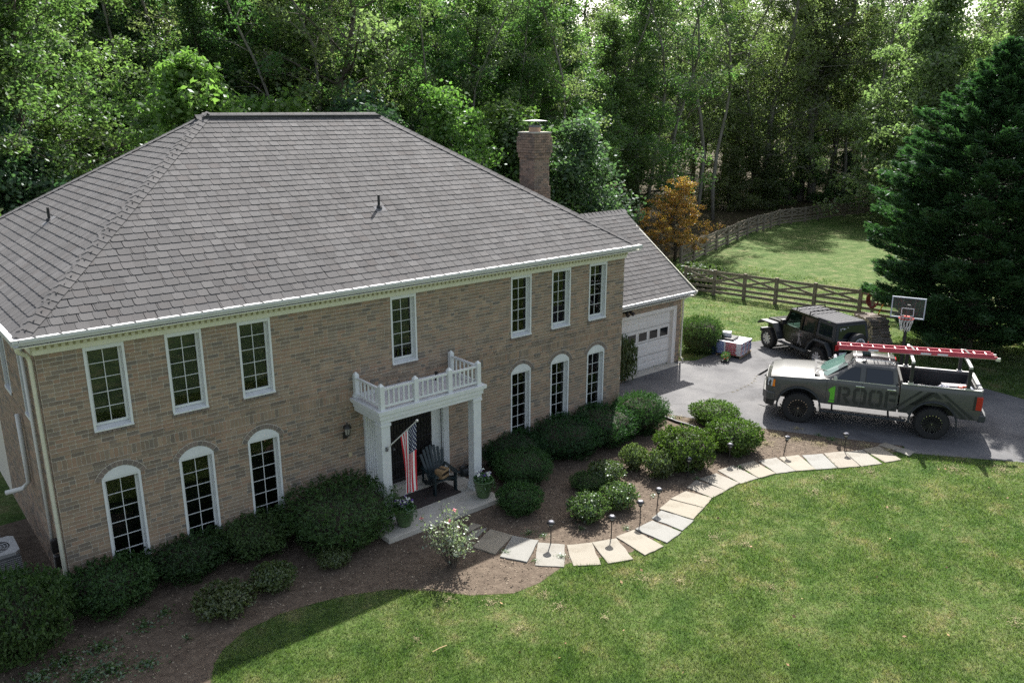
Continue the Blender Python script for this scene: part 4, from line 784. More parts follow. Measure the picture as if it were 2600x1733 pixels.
MB().box(6.0,6.08,-.02,0,1.28,1.40).obj('outlet_cover', mat('outlet', (.42,.35,.22), .6), house)
# flag on its pole
fl = thing('flag', 'american flag hanging from an angled pole on the left porch column', 'flag', (6.315,-1.2,1.80)); tip = Vector((6.72-6.315,-1.85+1.2,2.575-1.80)); MB().tube([(0,0,0),tip*.5,tip], .014, 8).obj('pole', mat('pole_alu', (.62,.6,.56), .4, .3), fl)
m = MB(); m.lathe([(.0,-.03),(.03,-.02),(.03,.02),(0,.03)], 10, tuple(tip)); m.obj('finial', 'pole_alu', fl); MB().box(-.03,.03,-.03,0,-.05,.05).obj('bracket', 'zinc', fl)
def flagf(t, b):
    uv = N(t, 'UVMap', uv_map='flag'); sp = N(t, 'SeparateXYZ'); t.links.new(uv.outputs[0], sp.inputs[0])
    def M_(op, a, c=None, d=None):
        n = N(t, 'Math', operation=op)
        for i, v in enumerate((a, c, d)):
            if v is None: continue
            if hasattr(v, 'links'): t.links.new(v, n.inputs[i])
            else: n.inputs[i].default_value = v
        return n.outputs[0]
    u_, v_ = sp.outputs[0], sp.outputs[1]
    stripe = M_('MODULO', M_('FLOOR', M_('MULTIPLY', v_, 13.0)), 2.0)             # 0 red, 1 white, counted from the foot
    can = M_('MULTIPLY', M_('LESS_THAN', u_, .4), M_('GREATER_THAN', v_, 6/13))
    su = M_('MULTIPLY', M_('DIVIDE', u_, .4), 6.0); sv = M_('MULTIPLY', M_('DIVIDE', M_('SUBTRACT', v_, 6/13), 7/13), 5.0)
    def dots(off):
        a = M_('SUBTRACT', M_('FRACT', M_('ADD', su, off)), .5); c = M_('SUBTRACT', M_('FRACT', M_('ADD', sv, off)), .5)
        return M_('LESS_THAN', M_('SQRT', M_('ADD', M_('MULTIPLY', a, a), M_('MULTIPLY', c, c))), .17)
    star = M_('MAXIMUM', dots(0.0), dots(.5))
    c1 = mixc(t, (.50,.02,.035), (.74,.72,.70), stripe); c2 = mixc(t, (.012,.016,.06), (.74,.73,.72), star); t.links.new(mixc(t, c1, c2, can), b.inputs['Base Color'])
mat('flag_cloth', rough=.8, build=flagf)
def flag_mesh():
    nu, nv = 40, 22; V = []; U = []; pole = tip.normalized(); h0 = .42; H_ = .50; Lf = 1.55
    for j in range(nv+1):
        v = j/nv; base = tip*(1.0-.02)-pole*(tip.length*.52*(1-v))    # hoist edge along the pole, canton at the tip
        for i in range(nu+1):
            u = i/nu; drop = u*Lf; side = Vector((.05,.25,0))*0
            squeeze = 1-.34*u**.8; ctr = tip*(.98)-pole*(tip.length*.26); p = base.lerp(ctr, 1-squeeze); p = Vector((p.x, p.y, base.z*(1-.0)))
            p.z = base.z*(1-min(1,u*1.2))+(ctr.z+ (v-.5)*.12)*min(1,u*1.2); p.z -= drop*.985
            fold = .055*min(1,u*3)*math.sin(v*13+u*1.5); p += Vector((.75,.45,0))*fold+Vector((.45,-.3,0))*.05*math.sin(u*3+v*4)*u; V.append(p); U.append((u, v))
    F = [(j*(nu+1)+i, j*(nu+1)+i+1, (j+1)*(nu+1)+i+1, (j+1)*(nu+1)+i) for j in range(nv) for i in range(nu)]; me = MB().add(V, F).mesh('cloth', True); uvl = me.uv_layers.new(name='flag')
    for lp in me.loops: uvl.data[lp.index].uv = U[lp.vertex_index]
    return me
link('cloth', flag_mesh(), 'flag_cloth', fl)
# solar path lights
mat('lamp_black', (.018,.017,.018), .4); mat('solar_top', (.30,.30,.34), .15, .5); mat('lens', (.35,.35,.33), .1)
pl = thing('path_light', '', 'path light', group='solar path lights along the flagstones'); lean = []
MB().tube([(0,0,0),(0,0,.42)], .013, 7).obj('stake', 'lamp_black', pl); MB().lathe([(.02,.40),(.045,.43),(.05,.46),(.05,.47)], 14).obj('collar', 'lamp_black', pl); MB().lathe([(.046,.47),(.046,.515)], 14).obj('lens', 'lens', pl); MB().lathe([(.088,.512),(.092,.525),(.075,.55),(.05,.562)], 18).obj('shade', 'lamp_black', pl, smooth=True); MB().lathe([(.055,.5621),(.045,.57),(0,.572)], 14, close=False).obj('solar_panel', 'solar_top', pl)
lights = [(cA,(835,775),0,'solar path light leftmost, its shadow on the pale flagstone nearest the porch'),(cA,(1350,725),0,'solar path light second from the left, next to the glossy shrub'),(cA,(1597,592),-.03,'solar path light third from the left at the start of the path bend'),(cA,(1740,482),.05,'solar path light fourth from the left, behind the bend stones'),(cA,(2003,207),0,'dim solar path light standing in the shade of the large boxwood'),(cB,(1286,1172),0,'solar path light in front of the boxwood beside the drive'),(cB,(1880,1092),.14,'leaning solar path light on the bare bed below the truck'),(cC,(1329,1000),0,'solar path light rightmost, nearest the driveway end of the path')]
for i, ((o_, s_), q, tl, lab) in enumerate(lights):
    g = G(*ZC(q[0],q[1],o_,s_)); o = pl if i == 0 else copy_tree(pl); o.location = (g[0],g[1],Z0); o.rotation_euler = (tl*.3, tl, rng.uniform(0,6) if not tl else 0); o['label'] = lab
# air conditioners at the left wall
mat('ac_top', rough=.5, build=paint((.34,.34,.33), .2, 6)); mat('ac_side', (.10,.10,.10), .6); mat('ac_dark', (.03,.035,.035), .5)
def ac(x, y, s, h, label, square):
    o = thing('air_conditioner', label, 'air conditioner', (x,y,Z0), 0, 'air conditioners beside the house'); m = MB(); m.box(-s,s,-s,s,.05,h-.06); m.obj('cabinet', 'ac_side', o, bev=.03); m = MB()
    for k in range(14): z = .1+k*(h-.2)/14; m.box(-s-.006,s+.006,-s-.006,s+.006,z,z+.012)
    m.obj('louvres', 'ac_top', o); m = MB(); n = 28
    pr = [(s*max(abs(math.cos(a)),abs(math.sin(a)))**-1*math.cos(a)*1.02, s*max(abs(math.cos(a)),abs(math.sin(a)))**-1*math.sin(a)*1.02) for a in np.linspace(0,2*math.pi,n,endpoint=False)]
    inn = [(s*.72*math.cos(a), s*.72*math.sin(a)) for a in np.linspace(0,2*math.pi,n,endpoint=False)]
    m.add([(*p,h) for p in pr]+[(*p,h) for p in inn]+[(*p,h-.07) for p in pr], [(i,(i+1)%n,n+(i+1)%n,n+i) for i in range(n)]+[(2*n+i,2*n+(i+1)%n,(i+1)%n,i) for i in range(n)]); m.obj('top_panel', 'ac_top', o)
    m = MB()
    for q in (.2,.35,.5,.64): m.tube([(s*q*math.cos(a),s*q*math.sin(a),h-.005) for a in np.linspace(0,6.2832,25)], .006, 4, cap=False)
    for k in range(12): a = k*math.pi/6; m.tube([(0.02*math.cos(a),.02*math.sin(a),h-.01),(s*.72*math.cos(a),s*.72*math.sin(a),h-.004)], .005, 4)
    m.obj('fan_guard', 'ac_top', o); MB().lathe([(s*.71,h-.12),(0,h-.12)], 20, close=False).obj('fan_well', 'ac_dark', o)
    MB().lathe([(.07,h-.01),(.06,h+.012),(0,h+.014)], 12, close=False).obj('fan_hub', 'ac_top', o)
ac(-.98,1.75,.40,.80,'square grey air conditioner nearest the house corner',True); ac(-1.15,3.15,.42,.95,'taller air conditioner behind, further back along the side wall',True)
# ---------------------------------------------------------------- vehicles
def carpaint(c, rough=.28, coat=.6, metal=.35):
    def f(t, b):
        n = noise(t, 3, 3); r = ramp(t, [(.3,tuple(x*.88 for x in c)),(.7,c)]); t.links.new(n.outputs[0], r.inputs[0]); t.links.new(r.outputs[0], b.inputs['Base Color']); b.inputs['Coat Weight'].default_value = coat; b.inputs['Coat Roughness'].default_value = .06
    return f
mat('truck_paint', rough=.34, metal=.08, spec=.2, build=carpaint((.088,.088,.084), coat=.3)); mat('jeep_paint', rough=.3, spec=.3, build=carpaint((.005,.006,.0055), coat=.12))
mat('decal_dark', (.014,.016,.017), .5); mat('decal_green', (.10,.42,.02), .5); mat('trim_black', (.014,.014,.015), .5); mat('flare', (.022,.026,.030), .6); mat('chrome', (.75,.75,.76), .12, 1.0); mat('tyre', rough=.9, build=speckle([(.3,(.012,.012,.012)),(.7,(.024,.023,.022))], 9)); mat('wheel_black', (.010,.010,.011), .35); mat('wheel_silver', (.52,.51,.51), .35, .25)
mat('tail_red', (.38,.015,.015), .2); mat('amber', (.75,.22,.02), .25); mat('headlamp', (.55,.58,.6), .1); mat('hardtop', rough=.75, spec=.2, build=paint((.055,.056,.062), .1, 5)); mat('car_glass', (.006,.009,.014), .06); glassmat('shield_glass', (.45,.62,.55), .03, .14); mat('dash', (.02,.02,.022), .7); mat('dash_light', (.16,.20,.18), .8); mat('plate', (.62,.65,.72), .4); mat('plate_ink', (.04,.06,.25), .5); mat('white_print', (.62,.64,.68), .5); mat('grey_print', (.20,.19,.19), .6)
def wheel(parent, x, y, r, wd, style, side):
    w = part('wheel', parent, (x, y, r)); s = side; pr = [(r*.60,-wd/2),(r*.93,-wd/2),(r,-wd*.36),(r,wd*.36),(r*.93,wd/2),(r*.60,wd/2)]
    m = MB(); m.lathe(pr, 36, axis='y', close=False)
    for k in range(36):
        a = 2*math.pi*k/36
        for q in (-1,1): c = Vector((math.cos(a+q*.04)*r*1.0, q*wd*.28, math.sin(a+q*.04)*r*1.0)); m.bar(c-Vector((0,wd*.19,0)), c+Vector((0,wd*.19,0)), .03, .03)
    m.obj('tyre', 'tyre', w, smooth=False); rm = MB(); rr = r*.61; yo = s*wd*.44; mt = 'wheel_black' if style == 'black' else 'wheel_silver'
    rm.lathe([(rr,-wd/2),(rr*.97,-wd*.3),(rr*.97,wd*.3),(rr,wd/2)], 30, axis='y', close=False); n = 8 if style == 'black' else 5
    for k in range(n):
        a = 2*math.pi*k/n+.2; d = Vector((math.cos(a),0,math.sin(a))); q = Vector((-math.sin(a),0,math.cos(a)))
        offs = (-.035,.035) if style != 'black' else (-.022,.022)
        for f in offs: rm.bar(d*rr*.12+q*f*.8+Vector((0,yo*.78,0)), d*rr*.97+q*f*1.5+Vector((0,yo,0)), .05 if style != 'black' else .028, .03, upv=(0,1,0))
    rm.lathe([(rr*.24,0),(rr*.22,s*.02),(0,s*.025)], 14, (0,yo*.85,0), axis='y'); rm.obj('rim', mt, w)
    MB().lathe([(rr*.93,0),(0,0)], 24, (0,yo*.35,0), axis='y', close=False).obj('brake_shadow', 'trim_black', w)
    if style == 'black':
        m = MB()
        for k in range(20): a = 2*math.pi*k/20; m.lathe([(.011,0),(.011,s*.012)], 5, (rr*.96*math.cos(a),yo*1.06,rr*.96*math.sin(a)), axis='y')
        m.obj('rivets', 'chrome', w)['kind'] = 'stuff'; MB().lathe([(.028,0),(.025,s*.01)], 8, (0,yo*1.05,0), axis='y').obj('hub_cap', 'chrome', w)
    return w
mat('rail_silver', (.5,.5,.49), .35, .4); WB = 3.66; TR = .46; AX = .46
fpt = G(2021,1070.5)[:2]; rpt = G(2360,1113)[:2]; td = (fpt-rpt)/np.linalg.norm(fpt-rpt); tl_ = np.array([-td[1], td[0]]); org = (fpt+rpt)/2+td*WB/2-tl_*.93
truck = thing('pickup_truck', 'dark grey crew-cab pickup truck with 1ROOF lettering, black wheels and ladder rack', 'truck', (org[0],org[1],Z0+.008), math.atan2(td[1],td[0]))
# body lofted through cross-sections (x forward from the front axle, y left)
def zb(x):
    for c in (0,-WB):
        if abs(x-c) < .62: return .50+.62*math.sqrt(max(0,1-((x-c)/.62)**2))
    return .70 if x < -.6 else .60
def zt(x):
    if x > -.62: return np.interp(x, [-.62,.55,.86,.98], [1.45,1.40,1.34,1.22])
    if x > -2.70: return 1.47
    return np.interp(x, [-4.85,-2.70], [1.56,1.53])
def hw(x): return np.interp(x, [-4.86,-4.7,-4.2,.3,.62,.86,.98], [.95,.985,.995,.995,.97,.90,.80])
bm = MB(); xs = [.985,.93,.86,.74]+list(np.linspace(.62,-.62,15))+list(np.linspace(-.72,-2.68,9))+[-2.695]
def sec(x, kind):
    w_, b, t = hw(x), zb(x), zt(x)
    half = [(w_-.22,b+.02),(w_-.03,b),(w_,min(b+.07,t-.2)),(w_,t-.14),(w_-.04,t)]
    half += {'hood': [(w_-.15,t+.045),(w_*.55,t+.085),(0,t+.09)], 'cab': [(w_-.09,t),(w_*.5,t),(0,t)], 'bed': [(w_-.125,t),(w_-.14,.98),(0,.98)]}[kind]
    if x > .9: half = [(p[0], p[1]-(.03 if i > 3 else 0)) for i, p in enumerate(half)]
    return [(x,y,z) for y, z in half]+[(x,-y,z) for y, z in half[-2::-1]]
def loft(secs):
    n = len(secs[0]); V = [p for s in secs for p in s]; bm.add(V, [(i*n+j,i*n+j+1,(i+1)*n+j+1,(i+1)*n+j) for i in range(len(secs)-1) for j in range(n-1)])
ss = [sec(x,'hood' if x > -.63 else 'cab') for x in xs]; loft(ss); bm.add(ss[0], [tuple(range(len(ss[0])))]); bm.add(ss[-1], [tuple(range(len(ss[-1])-1,-1,-1))])
xb = [-2.74,-2.85]+list(np.linspace(-2.98,-WB-.64,19))+[-4.4,-4.6,-4.76,-4.84]; ss = [sec(x,'bed') for x in xb]; loft(ss); bm.add(ss[0], [tuple(range(len(ss[0])))]); bm.add([(-4.84,-.93,.70),(-4.84,.93,.70),(-4.84,.93,1.56),(-4.84,-.93,1.56)], [(0,1,2,3)])
bm.box(-4.845,-4.74,-.84,.84,.98,1.55); bm.box(-2.80,-2.74,-.86,.86,.98,1.55)
body = bm.obj('body', 'truck_paint', truck, sharp=38)
MB().box(-4.70,-2.80,-.85,.85,.985,1.0).obj('bed_liner', 'trim_black', truck)
m = MB()
for s in (-1,1): m.box(-4.72,-2.80,s*.862-.012,s*.862+.012,1.0,1.50)
m.box(-4.74,-4.72,-.85,.85,1.0,1.50); m.obj('bed_lining', 'trim_black', truck)
m = MB()
for s in (-1,1): m.bar((-2.76,s*.915,1.565),(-4.8,s*.915,1.585),.085,.02)
m.box(-4.85,-4.75,-.86,.86,1.575,1.595); m.obj('bed_rail', mat('rail_silver', (.5,.5,.49), .3, .5), truck)
MB().box(-4.5,.85,-.50,.50,.62,.80).obj('chassis', 'trim_black', truck); m = MB(); m.tube([(-WB,-.8,AX),(-WB,.8,AX)], .07, 8); m.tube([(0,-.8,AX),(0,.8,AX)], .05, 8); m.obj('axle', 'trim_black', truck)
for cx in (0,-WB):
    for s in (-1,1): MB().box(cx-.66,cx+.66,s*.45-.02,s*.45+.02,.6,1.12).obj('wheel_well', 'trim_black', truck)
# cab: glasshouse with separate panes
RT = 1.985; ZR = 1.93; belt = [(-.60,.86),(-.78,.945),(-2.66,.945),(-2.69,.90)]; 
def side(x, k): return .945+(.775-.945)*k                   # half width at height fraction k
xF0, xF1, xB0, xB1 = -.50, -1.34, -2.68, -2.60
gm = MB(); RA = []
for k in np.linspace(0,1,6):
    z = 1.465+(ZR-1.465)*k; xf = xF0+(xF1-xF0)*k; xr = xB0+(xB1-xB0)*k; y = side(0,k); RA.append([(xf+.06,0,z),(xf,y*.55,z),(xf-.16,y*.93,z),(xf-.30,y,z),(xr+.08,y,z),(xr,y*.9,z),(xr,0,z)])
rf = [(-1.40,0,2.075),(-1.43,.42,2.05),(-1.53,.67,1.985),(-1.68,.735,1.96),(-2.48,.735,1.955),(-2.57,.66,1.97),(-2.57,0,2.06)]; RA.append(rf); n = 7
for s in (1,-1):
    V = [(x,y*s,z) for r in RA for x, y, z in r]; F = [(i*n+j,i*n+j+1,(i+1)*n+j+1,(i+1)*n+j) for i in range(len(RA)-1) for j in range(n-1)]; V.append((-2.0,0,2.115)); F += [((len(RA)-1)*n+j,(len(RA)-1)*n+j+1,len(V)-1) for j in range(n-1)]; gm.add(V, F)
cab = gm.obj('cab', 'truck_paint', truck, sharp=38)
def onside(x, k, out, s): return (x, s*(side(0,k)+out), 1.465+(ZR-1.465)*k)
for s in (1,-1):
    for nm, q in (('front_window', [(-.98,.06),(-1.62,.06),(-1.62,.86),(-1.47,.88),(-1.36,.80)]),('rear_window', [(-1.80,.06),(-2.46,.06),(-2.52,.20),(-2.48,.82),(-2.40,.88),(-1.80,.88)])):
        MB().add([onside(x,k,.006,s) for x, k in q], [tuple(range(len(q)))]).obj(nm, 'car_glass', truck)
        c = np.mean(q,0); MB().add([onside(c[0]+(x-c[0])*1.06,c[1]+(k-c[1])*1.09,.003,s) for x, k in q], [tuple(range(len(q)))]).obj('window_seal', 'trim_black', truck)
    MB().bar((-.86,s*.953,1.478),(-2.60,s*.953,1.478),.012,.022).obj('belt_chrome', 'rail_silver', truck)
    for x in (-1.53,-2.38): MB().bar((x,s*1.012,1.36),(x-.24,s*1.012,1.36),.03,.035).obj('door_handle', 'chrome', truck, bev=.008)
    for x in (-.74,-1.71,-2.62): MB().box(x-.005,x+.005,s*.9955-.003,s*.9955+.003,.75,1.44).obj('door_seam', 'trim_black', truck)
    m = MB(); m.add([(-.90,s*.96,1.50),(-1.02,s*.96,1.50),(-1.0,s*1.18,1.50),(-.90,s*1.18,1.51),(-.93,s*.98,1.54),(-1.02,s*.98,1.54),(-1.0,s*1.18,1.66),(-.90,s*1.18,1.66)], [(0,1,2,3),(4,7,6,5),(0,4,5,1),(1,5,6,2),(2,6,7,3),(3,7,4,0)]); m.obj('mirror', mat('mirror_cap', (.5,.5,.5), .25, .3), truck, bev=.02)
    m = MB(); m.bar((-.62,s*1.06,.50),(-2.95,s*1.06,.50),.11,.05); m.obj('running_board', 'flare', truck, bev=.015); m = MB()
    for x in (-.95,-2.5): m.bar((x,s*.7,.60),(x,s*1.05,.50),.05,.05)
    m.obj('step_bracket', 'trim_black', truck)
    for cx in (0,-WB):
        pts = [(cx+.625*math.cos(a), s*1.0, .50+.625*math.sin(a)) for a in np.linspace(-.12,math.pi+.12,17)]; MB().tube(pts, .028, 6).obj('arch_trim', 'flare', truck)
    MB().add([(.80,s*.935,1.06),(.935,s*.845,1.06),(.93,s*.835,1.30),(.78,s*.935,1.31)], [(0,1,2,3) if s > 0 else (3,2,1,0)]).obj('headlight', 'headlamp', truck); MB().add([(.72,s*.955,1.06),(.80,s*.938,1.06),(.78,s*.938,1.28),(.72,s*.958,1.28)], [(0,1,2,3) if s > 0 else (3,2,1,0)]).obj('marker_light', 'amber', truck)
    m = MB(); m.box(-4.86,-4.66,min(s*.86,s*.992),max(s*.86,s*.992),1.02,1.42); m.obj('tail_light', 'tail_red', truck, bev=.015); m = MB(); m.box(-4.70,-4.64,s*.98-.015,s*.98+.015,1.02,1.42); m.obj('lamp_bezel', 'trim_black', truck)
    MB().box(-.58,-.57,min(s*.66,s*.98),max(s*.66,s*.98),.36,.62).obj('mud_flap', 'trim_black', truck)
q = [(-.52,0,.10),(-.58,.50,.10),(-.74,.80,.10),(-1.28,.68,.93),(-1.21,.40,.94),(-1.18,0,.94)]
q = [(x+.012, y, 1.465+(ZR-1.465)*k+.012) for x, y, k in q]; MB().add(q+[(x,-y,z) for x, y, z in q], [(0,1,4,5),(1,2,3,4),(11,10,7,6),(10,9,8,7)]).obj('windshield', mat('tinted_lit_shield', (.075,.135,.12), .07), truck)  # opaque pane: tint and sunlit dashboard seen through it painted into one colour
m = MB(); m.box(-.95,-.72,-.7,.7,1.40,1.478); m.obj('dashboard', 'dash_light', truck)
m = MB(); m.add([(-.36,-.80,1.545),(-.36,.80,1.545),(-.60,.84,1.50),(-.56,0,1.53),(-.60,-.84,1.50)], [(0,1,2,3,4)]); m.tube([(-.42,.15,1.555),(-.72,.55,1.60)], .012, 5); m.tube([(-.42,-.5,1.555),(-.74,-.1,1.61)], .012, 5); m.obj('wiper_cowl', 'trim_black', truck)
m = MB(); m.box(.955,1.0,-.62,.62,.92,1.26); m.obj('grille', 'trim_black', truck); m = MB()
for z in (.98,1.06,1.14,1.22): m.box(1.0,1.012,-.60,.60,z-.012,z+.012)
m.obj('grille_bars', 'chrome', truck); m = MB(); m.prism([(.70,.985),(.95,.90),(1.07,.70),(1.10,0),(1.07,-.70),(.95,-.90),(.70,-.985),(.70,-.8),(.9,-.6),(.9,.6),(.70,.8)], 'z', .62, .88); m.obj('front_bumper', 'truck_paint', truck, bev=.04); m = MB(); m.prism([(.72,.96),(.95,.86),(1.04,.6),(1.05,-.6),(.95,-.86),(.72,-.96),(.7,-.5),(.7,.5)], 'z', .44, .62); m.obj('air_dam', 'trim_black', truck)
m = MB(); m.prism([(-4.80,.97),(-5.0,.93),(-5.04,.6),(-5.04,-.6),(-5.0,-.93),(-4.80,-.97)], 'z', .66, .86); m.obj('rear_bumper', 'flare', truck, bev=.03)
for s in (1,-1):
    wheel(truck, 0, s*.86, TR, .30, 'black', s); wheel(truck, -WB, s*.86, TR, .30, 'black', s)
# roof rails, sunroof, antenna
for s in (1,-1): MB().tube([(-1.38,s*.56,RT+.03),(-1.46,s*.58,RT+.10),(-1.8,s*.59,RT+.115),(-2.40,s*.59,RT+.105),(-2.52,s*.58,RT+.03)], .014, 6).obj('roof_rail', 'rail_silver', truck)
for x in (-1.5,-2.4): MB().tube([(x,-.58,RT+.10),(x,.58,RT+.10)], .010, 6).obj('roof_bar', 'rail_silver', truck)
MB().box(-1.90,-1.66,-.20,.20,2.09,2.112).obj('sunroof', 'car_glass', truck); MB().box(-2.60,-2.565,-.16,.16,2.0,2.04).obj('brake_lamp', 'tail_red', truck)
m = MB(); m.add([(-1.62,.62,RT+.015),(-1.76,.62,RT+.015),(-1.76,.58,RT+.02),(-1.62,.58,RT+.02),(-1.75,.60,RT+.08)], [(0,1,2,3),(0,1,4),(1,2,4),(2,3,4),(3,0,4)]); m.obj('antenna', 'trim_black', truck)
# lettering on both flanks: 1ROOF in stencil capitals, and the roofline chevrons on the bed
def flat(polys, name, mt):
    for s in (1,-1):
        m = MB()
        for P in polys: V = [((x if s > 0 else 2*-1.67-x), s*1.0005, z) for x, z in P]; m.add(V+[(a,s*.990,c) for a,b,c in V], [tuple(range(len(V))) if s < 0 else tuple(range(len(V)-1,-1,-1))])
        m.obj(name, mt, truck)
LX, LZ, LH = -.80, .80, .50
def L_(x, z): return (LX-x*.93, LZ+z)
def RC(x0, x1, z0, z1): return [L_(x0,z0),L_(x1,z0),L_(x1,z1),L_(x0,z1)]
flat([[L_(.02,.36),L_(.20,.46),L_(.20,.0+.05),L_(.06,.05),L_(.06,.30),L_(.02,.28)], RC(.03,.20,-.02,.03), [L_(.0,.37),L_(.19,.50),L_(.20,.475),L_(.0,.335)]], 'figure_one', 'decal_green')
R1 = [RC(0,.09,0,.5), [L_(.12,.41),L_(.12,.5),L_(.29,.5),L_(.36,.43),L_(.36,.28),L_(.30,.21),L_(.12,.21),L_(.12,.29),L_(.25,.29),L_(.27,.31),L_(.27,.39),L_(.25,.41)], [L_(.14,.19),L_(.25,.19),L_(.38,0),L_(.27,0)]]
O1 = [[L_(.18,0),L_(.07,0),L_(0,.08),L_(0,.42),L_(.07,.5),L_(.18,.5),L_(.18,.41),L_(.10,.41),L_(.09,.39),L_(.09,.11),L_(.10,.09),L_(.18,.09)], [L_(.22,0),L_(.33,0),L_(.40,.08),L_(.40,.42),L_(.33,.5),L_(.22,.5),L_(.22,.41),L_(.30,.41),L_(.31,.39),L_(.31,.11),L_(.30,.09),L_(.22,.09)]]
F1 = [RC(0,.09,0,.5), RC(.12,.34,.41,.5), RC(.12,.31,.20,.29)]
def sh(P, dx): return [[(x-dx,z) for x, z in q] for q in P]
flat(sh(R1,.27), 'letter_r', 'decal_dark'); flat(sh(O1,.685), 'letter_o', 'decal_dark'); flat(sh(O1,1.115), 'letter_o', 'decal_dark'); flat(sh(F1,1.55), 'letter_f', 'decal_dark')
def stripe(x0, z0, x1, z1, w_): return [(x0,z0),(x0-w_,z0),(x1-w_,z1),(x1,z1)]
flat([stripe(-2.52,.74,-3.24,1.42,.09), stripe(-2.74,.72,-3.46,1.42,.17), [(-2.98,.72+.25),(-3.55,1.42),(-3.68,1.42),(-3.85,1.24),(-3.70,1.24),(-3.60,1.30),(-3.24,.97)], stripe(-4.62,.74,-3.80,1.40,.10), stripe(-4.40,.74,-3.92,1.18,.10)], 'roof_chevrons', 'decal_dark')
# ladder rack on the bed
for x in (-2.98,-4.45):
    for s in (1,-1):
        MB().box(x-.045,x+.045,s*.90-.045,s*.90+.045,1.57,2.20).obj('rack_post', 'trim_black', truck); MB().box(x-.07,x+.07,s*.90-.055,s*.90+.055,1.575,1.63).obj('rack_foot', 'rail_silver', truck)
    MB().box(x-.04,x+.04,-.96,.96,2.20,2.27).obj('rack_crossbar', 'rail_silver', truck, bev=.012)
# extension ladder strapped on the rack
mat('ladder_red', rough=.5, build=paint((.50,.065,.095), .2, 3)); mat('alu', (.62,.61,.60), .35, .7)
la = G(2130,881,Z0+2.35)[:2]; lb = G(2532,907,Z0+2.35)[:2]; ld = (la-lb)/np.linalg.norm(la-lb); lm = (la+lb)/2; LLn = np.linalg.norm(la-lb); ln_ = np.array([-ld[1],ld[0]])
lc = lm-ln_*.18; lad = thing('extension_ladder', 'red fibreglass extension ladder strapped on the truck rack', 'ladder', (lc[0],lc[1],Z0+2.285), math.atan2(ld[1],ld[0])); h2 = LLn/2
for s in (1,-1):
    MB().box(-h2,h2,s*.20-.016,s*.20+.016,0,.085).obj('rail', 'ladder_red', lad); MB().box(-h2+.08,h2,s*.165-.014,s*.165+.014,.05,.135).obj('fly_rail', 'ladder_red', lad); MB().box(-h2,h2,s*.217-.001,s*.217+.001,.0,.008).obj('rail_edge', 'alu', lad)
    for xx in (-h2+1.3,-h2+1.75,h2-1.1): MB().box(xx,xx+.28,s*.2165-.0008,s*.2165+.0008,.02,.07).obj('sticker', 'white_print', lad)
n = int(2*h2/.305)
for k in range(n):
    x = -h2+.15+k*.305; MB().tube([(x,-.2,.04),(x,.2,.04)], .016, 6).obj('rung', 'alu', lad); MB().tube([(x+.1,-.16,.10),(x+.1,.16,.10)], .016, 6).obj('fly_rung', 'alu', lad)
for s in (1,-1): MB().box(-h2-.09,-h2+.03,s*.2-.03,s*.2+.03,-.05,.05).obj('ladder_foot', 'alu', lad, bev=.01)
for x in (-3.0,-4.47):
    d = np.array([x,0]); cxx = math.cos(truck.rotation_euler.z); sxx = math.sin(truck.rotation_euler.z); wx = org[0]+x*cxx; wy = org[1]+x*sxx; r_ = np.array([wx,wy])-lc; lx = r_@ld
    MB().box(lx-.03,lx+.03,-.235,.235,.137,.142).obj('strap', 'trim_black', lad)
def tloc(x, y, z): return (org[0]+x*math.cos(truck.rotation_euler.z)-y*math.sin(truck.rotation_euler.z), org[1]+x*math.sin(truck.rotation_euler.z)+y*math.cos(truck.rotation_euler.z), Z0+.008+z)
mat('box_blue', rough=.5, build=speckle([(.42,(.10,.22,.42)),(.5,(.12,.14,.20)),(.6,(.45,.50,.55))], 3, 2, .5, .001)); mat('box_dark', rough=.5, build=speckle([(.4,(.03,.05,.09)),(.6,(.18,.21,.26))], 5, 3)); mat('box_red', (.14,.13,.14), .5)
for i, (x, y, z, a, b_, c_, mm, lab) in enumerate([(-4.30,.22,1.0,.40,.34,.42,'box_dark','dark blue printed carton in the truck bed by the tailgate'),(-4.22,.20,1.421,.34,.30,.05,'box_red','flat grey pack on top of the dark carton in the truck bed'),(-4.0,.52,1.0,.20,.26,.36,'box_blue','light blue printed pack beside the cartons in the truck bed')]):
    o = thing('carton', lab, 'box', tloc(x,y,z), truck.rotation_euler.z+.1, 'boxes in the truck bed'); MB().box(-a,a,-b_/2,b_/2,0,c_).obj('box_body', mm, o, bev=.006); MB().box(-a*.7,a*.7,b_/2+.0005,b_/2+.001,c_*.25,c_*.75).obj('printed_label', 'white_print' if i == 2 else 'grey_print', o)
m = MB(); gx, gy = 10, 6
m.add([(i*.07,j*.05,.02+.22*math.exp(-((i-4)/3.2)**2-((j-2.5)/2.6)**2)+.03*math.sin(i*2.1+j*1.3)) for i in range(gx) for j in range(gy)], [(i*gy+j,(i+1)*gy+j,(i+1)*gy+j+1,i*gy+j+1) for i in range(gx-1) for j in range(gy-1)])
o = m.obj('plastic_sheet', mat('film', (.72,.68,.68), .35)); o.location = tloc(-4.15,.55,1.36); o.rotation_euler = (0,0,truck.rotation_euler.z); tag(o, 'crumpled clear plastic sheet in the truck bed', 'plastic sheet')
tag(MB().tube([tloc(-4.42+.1*math.cos(t)+.02*t,.86+.06*math.sin(t*1.7),1.64+.03*math.sin(t*2)) for t in np.linspace(0,6,16)], .014, 6).obj('ratchet_strap', mat('orange', (.75,.10,.02), .6)), 'orange-red strap tangled on the rear bed rail of the truck', 'strap')
